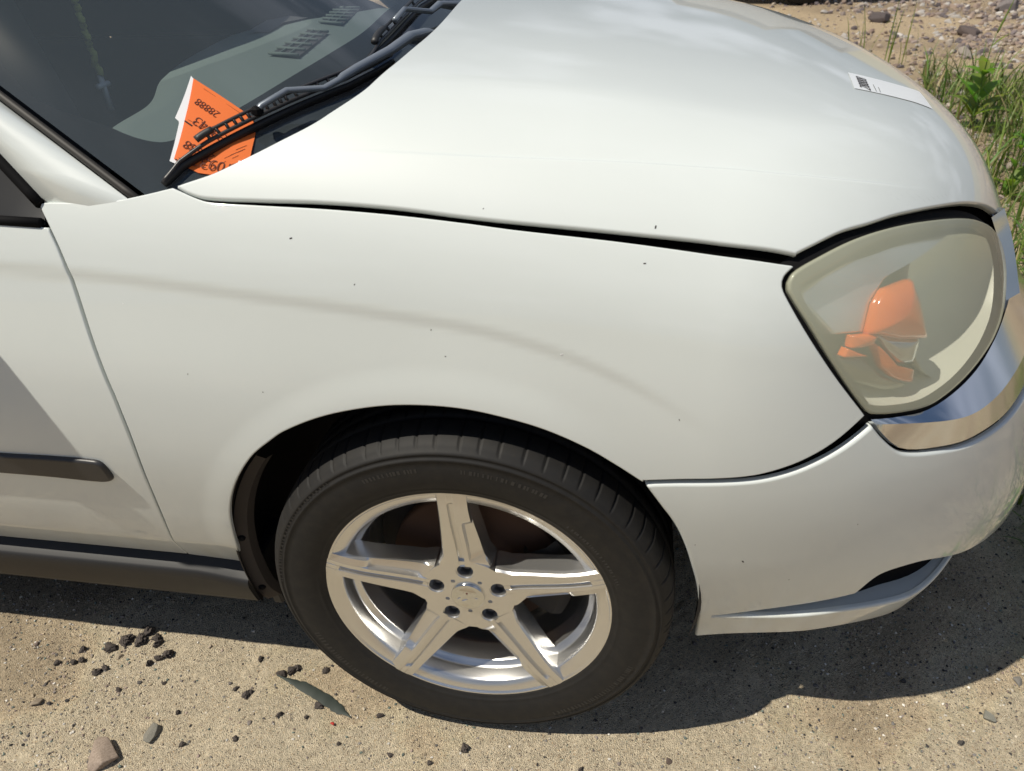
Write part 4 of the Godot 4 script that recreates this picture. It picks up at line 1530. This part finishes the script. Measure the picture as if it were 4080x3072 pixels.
# ---------------------------------------------------------------- things on the ground
const CLODS := [[0, 6, "dark crumbly clod in the heap at the edge of the car's shadow", "dark clods heaped at the shadow edge"], [7, 9, "dark clod in the short row just below the heap at the shadow edge", "dark clods below the heap"], [10, 15, "small dark clod among grey gravel between the heap and the cream pebble", "dark clods among the grey gravel"], [16, 16, "single dark clod close to the shadow edge between heap and tyre", ""], [17, 19, "dark crumbly clod touching the tip of the narrow dark leaf", "dark clods at the leaf tip"], [20, 20, "single dark clod between the narrow leaf's tip and the tyre", ""], [21, 22, "dark clod in the pair lying below the narrow leaf's tip", "pair of dark clods below the leaf tip"], [23, 23, "rounded dark clod alone on the sand below the narrow leaf", ""], [26, 26, "dark clod lying against the underside of the narrow dark leaf", ""], [27, 27, "largest dark angular clod on the sand in front of the tyre", ""]]

func litter() -> void:
	var dirt := pick(.145, .120, .105, .95)
	dirt.albedo_texture = noise_tex(128, .06, [[0, .5, .5, .5], [1, 1, 1, 1]], 71)
	dirt.uv1_triplanar = true
	dirt.uv1_scale = Vector3(3, 3, 3)
	var protos := []
	for k in 5: protos.append(rock(120 + k, 3, 1.1, .7))
	var i := 0
	for e in [[-.754, -.076, .017], [-.720, -.074, .016], [-.715, -.098, .016], [-.690, -.086, .013], [-.680, -.075, .012], [-.769, -.054, .015], [-.782, -.060, .010], [-.645, -.054, .014], [-.660, -.042, .012], [-.671, -.029, .010], [-.825, -.013, .010], [-.815, -.020, .009], [-.858, -.007, .009], [-.827, -.042, .010], [-.766, .001, .011], [-.755, -.008, .009], [-.457, -.070, .0075], [-.381, -.051, .014], [-.397, -.041, .012], [-.373, -.058, .010], [-.315, -.059, .009], [-.448, .009, .011], [-.442, .003, .009], [-.365, .039, .009], [-.315, .038, .006], [-.473, -.002, .007], [-.301, .012, .010], [-.015, .056, .011], [-.180, .017, .008], [-.143, .083, .007], [-.560, .060, .006], [-.70, .030, .007], [-.62, .005, .006], [-.52, .115, .008], [-.425, .095, .007], [.19, .065, .006], [-.07, .09, .006], [-.24, .075, .006]]:
		var says := ["small dark crumb of soil scattered on the bare pale sand", "dark crumbs scattered on the sand"]
		for c in CLODS:
			if i >= c[0] and i <= c[1]: says = [c[2], c[3]]
		var o := lone("dirt_clod", protos[i % 5], dirt, says[0], "clod", Vector3(e[0], ground_height(e[0], e[1]) + e[2] * .22, e[1]), says[1])
		o.scale = Vector3.ONE * e[2] * .85
		o.rotation = Vector3(.3 * i, i * 2.1, .17 * i)
		i += 1
	i = 0
	for e in [[-.842, .078, .013, "small tan stone beside a dark clod left of the grey stone", .40, .33, .25], [-.583, .101, .024, "flat grey stone lying on the pale sand", .30, .29, .25], [-.644, .158, .036, "large pinkish tan stone on the sand, nearest the photo's bottom edge", .47, .38, .31], [-.742, -.040, .011, "cream pebble among the dark clods", .50, .42, .31], [.975, -.205, .013, "grey pebble beside the yellow-green leaf at the bumper shadow's edge", .28, .27, .25], [.893, -.118, .016, "flat greenish grey stone chip on the sand by the bumper shadow", .30, .30, .26], [.832, -.066, .010, "dark oval pebble on the bright gravel under the bumper corner", .10, .095, .09], [.771, -.177, .008, "round dark pebble at the edge of the bumper's shadow", .08, .075, .07], [.336, .030, .008, "small brown pebble on sand in front of the tyre", .16, .12, .10]]:
		var mat := pick(e[4], e[5], e[6], .85)
		mat.albedo_texture = noise_tex(128, .04, [[0, .7, .68, .66], [1, 1, 1, 1]], 90 + i)
		mat.uv1_triplanar = true
		mat.uv1_scale = Vector3(2, 2, 2)
		var o := lone("stone", rock(200 + i * 3, 3, .30, .55, .38), mat, e[3], "stone", Vector3(e[0], ground_height(e[0], e[1]) + e[2] * .22, e[1]))
		o.scale = Vector3.ONE * e[2]
		o.rotation.y = .6 + i
		i += 1
	# a dark dry leaf or feather
	var sgn_ := 1.0
	var path := [Vector2(-.402, -.034), Vector2(-.337, -.016), Vector2(-.279, .004), Vector2(-.233, .027)]
	var rows := [[], [], []]
	for k in 25:
		var e := k / 24.0
		var q: Vector2 = path[0].bezier_interpolate(path[1], path[2], path[3], e)
		var w := .0015 + .0085 * smoothstep(0.0, .35, e) * smoothstep(1.0, .75, e)
		var d := Vector2(-.35, .94).normalized()
		for j in 3:
			var r: Vector2 = q + d * w * (j - 1) * (1.0 + .35 * n_fine.get_noise_2d(e * 60.0, j * 7.0))
			rows[j].append(Vector3(r.x, ground_height(r.x, r.y) + .005 + (.003 if j == 1 else 0.0) + .004 * sin(e * 5.0), r.y))
	lone("dry_leaf", loft(rows), pick(.035, .045, .038, .7), "long narrow dark leaf lying on the sand below the tyre", "leaf")
	lone("red_scrap", rock(77, 2, .3, .5), pick(.45, .03, .02, .5), "tiny red scrap on the sand by the narrow dark leaf", "scrap", Vector3(-.262, .004, .044)).scale = Vector3.ONE * .004

# ---------------------------------------------------------------- plants
func blade_mesh(bend: float, wide: float) -> ArrayMesh:
	# one grass blade, one metre tall, folded along its middle
	var rows := [[], [], []]
	for k in 8:
		var e := k / 7.0
		var w := wide * (.55 + .45 * smoothstep(0.0, .3, e)) * (1.0 - pow(e, 3.0)) + .0004
		var c := Vector3(bend * e * e, e * (1.0 - .25 * bend * e), 0)
		rows[0].append(c + Vector3(0, 0, -w))
		rows[1].append(c + Vector3(-w * .35, 0, 0))
		rows[2].append(c + Vector3(0, 0, w))
	return loft(rows)

func leaf_mesh(wide: float, droop: float) -> ArrayMesh:
	var rows := [[], [], []]
	for k in 9:
		var e := k / 8.0
		var w := wide * sin(PI * pow(e, .8)) + .001
		var c := Vector3(e * (1 - droop * .3 * e), .25 * e - droop * e * e, 0)
		rows[0].append(c + Vector3(0, w * .25, -w))
		rows[1].append(c)
		rows[2].append(c + Vector3(0, w * .25, w))
	return loft(rows)

func green(r: float, g: float, b: float) -> StandardMaterial3D:
	var m := pick(r, g, b, .5)
	m.backlight_enabled = true
	m.backlight = Color(r * 2.2, g * 2.2, b * 1.2).linear_to_srgb()
	return m

func plants() -> void:
	var r := RandomNumberGenerator.new()
	r.seed = 55
	var gm := pick(1, 1, 1, .5)
	gm.albedo_color = Color(1, 1, 1)
	gm.vertex_color_use_as_albedo = true
	gm.backlight_enabled = true
	gm.backlight = Color(.42, .55, .16)
	var line := [Vector2(1.12, -.25), Vector2(1.32, -.85), Vector2(1.55, -1.6), Vector2(1.82, -2.4), Vector2(2.1, -3.2), Vector2(2.35, -4.2), Vector2(2.3, -5.4)]
	for kind in 4:
		var mm := MultiMesh.new()
		mm.transform_format = MultiMesh.TRANSFORM_3D
		mm.use_colors = true
		mm.mesh = blade_mesh([.1, .35, .6, .9][kind], [.012, .014, .016, .02][kind])
		mm.instance_count = 1050
		for i in mm.instance_count:
			var q := pow(r.randf(), .8) * 5.999
			var p: Vector2 = line[int(q)].lerp(line[int(q) + 1], q - int(q))
			p += Vector2(r.randfn(0.20, .26), r.randfn(0, .15)) * (1.0 if q > 1 else .5)
			p.x = maxf(p.x, 1.0 + .25 * maxf(0, -p.y))
			var clump := n_big.get_noise_2d(p.x * 3.0, p.y * 3.0)
			var h := r.randf_range(.06, .20) * (1.0 + .9 * clump) + (.14 if r.randf() < .16 else 0.0)
			if q > 4.0: h *= 1.1
			if q < 1.2: h *= .75
			var b := Basis(Vector3.UP, r.randf() * TAU) * Basis(Vector3.BACK, r.randf_range(-.25, .25))
			mm.set_instance_transform(i, Transform3D(b.scaled_local(Vector3(h, h, maxf(h, .14))), Vector3(p.x, mid_height(p.x, p.y) - .004, p.y)))
			var c := Color(.075, .16, .022).lerp(Color(.20, .25, .045), r.randf())
			if r.randf() < .10: c = Color(.33, .27, .13)
			mm.set_instance_color(i, c * r.randf_range(.7, 1.15))
		var o := MultiMeshInstance3D.new()
		o.name = "grass"
		o.multimesh = mm
		o.material_override = gm
		add_child(o, true)
		o.set_meta("kind", "stuff")
		o.set_meta("label", "green grass growing along the front of the car")
	# tall plants one can pick out
	var k := 0
	for e in [[2.02, -5.9, .55, 0, "thin tall grass stalks standing on bare sand behind the hood's edge"], [2.33, -6.0, .60, 0, "tall leaning grass stalk with a seed head above the hood sticker"], [2.18, -4.0, .52, 1, "tall leafy weed with a thin seed spike behind the hood"], [2.45, -3.6, .34, 1, "bushy yellow-green weed at the photo's edge beside the rubble"], [1.95, -2.85, .30, 1, "broad-leaved weed among the grass by the hood's front corner"], [1.70, -1.95, .24, 1, "low leafy weed beside the headlight"], [1.22, -.52, .20, 1, "shaded broad-leaved weed under the bumper corner"], [1.06, -.235, .10, 1, "small yellow-green seedling at the edge of the bumper's shadow"], [2.75, -4.6, .30, 0, "sparse grass tuft growing out of the rubble"], [1.80, -6.4, .35, 0, "short dry grass tuft on the bare sandy strip"]]:
		weed(e, k)
		k += 1

func weed(e: Array, k: int) -> void:
	var r := RandomNumberGenerator.new()
	r.seed = 600 + k
	var o := thing("grass_tuft" if e[3] == 0 else "weed", e[4], "grass" if e[3] == 0 else "weed", Vector3(e[0], mid_height(e[0], e[1]), e[1]))
	var h: float = e[2]
	if e[3] == 0:
		for i in 7:
			var b := part("grass_blade", blade_mesh(r.randf_range(.05, .5), .011 / h * .55), green(.10 + .05 * r.randf(), .17, .03), o)
			b.transform = Transform3D((Basis(Vector3.UP, r.randf() * TAU) * Basis(Vector3.BACK, r.randf_range(-.12, .12))).scaled(Vector3.ONE * h * r.randf_range(.45, 1.0)), Vector3(r.randfn(0, .05), 0, r.randfn(0, .05)))
		if k == 1:
			var s := part("seed_head", tube([Vector3(.02, h * .82, 0), Vector3(.03, h * 1.0, 0), Vector3(.045, h * 1.12, 0)], [.006, .014, .003], 6), green(.30, .33, .08), o)
			s.rotation.y = 1.0
		return
	var stem := []
	for i in 8: stem.append(Vector3(.02 * sin(i * .9) * h, h * i / 7.0, .015 * cos(i * 1.3) * h))
	part("stem", tube(stem, [.006, .005, .0045, .004, .0035, .003, .0025, .002], 6), green(.10, .17, .04), o)
	for i in int(9 + h * 16):
		var y := r.randf_range(.04, .95)
		var l := h * r.randf_range(.30, .48) * (1.15 - .75 * y) + .02
		var lf := part("leaf", leaf_mesh(r.randf_range(.13, .22), r.randf_range(.1, .6)), green(.07 + .07 * r.randf(), .16 + .05 * r.randf(), .02), o)
		lf.transform = Transform3D((Basis(Vector3.UP, r.randf() * TAU) * Basis(Vector3.BACK, r.randf_range(.2, .9))).scaled(Vector3.ONE * l), stem[int(y * 7)])
	if h > .45:
		var sp := []
		for i in 8: sp.append(Vector3(.01 * i * h, h * (1.0 + .05 * i), 0))
		part("seed_spike", tube(sp, [.004, .006, .006, .005, .004, .003, .002, .001], 6), green(.16, .22, .05), o)
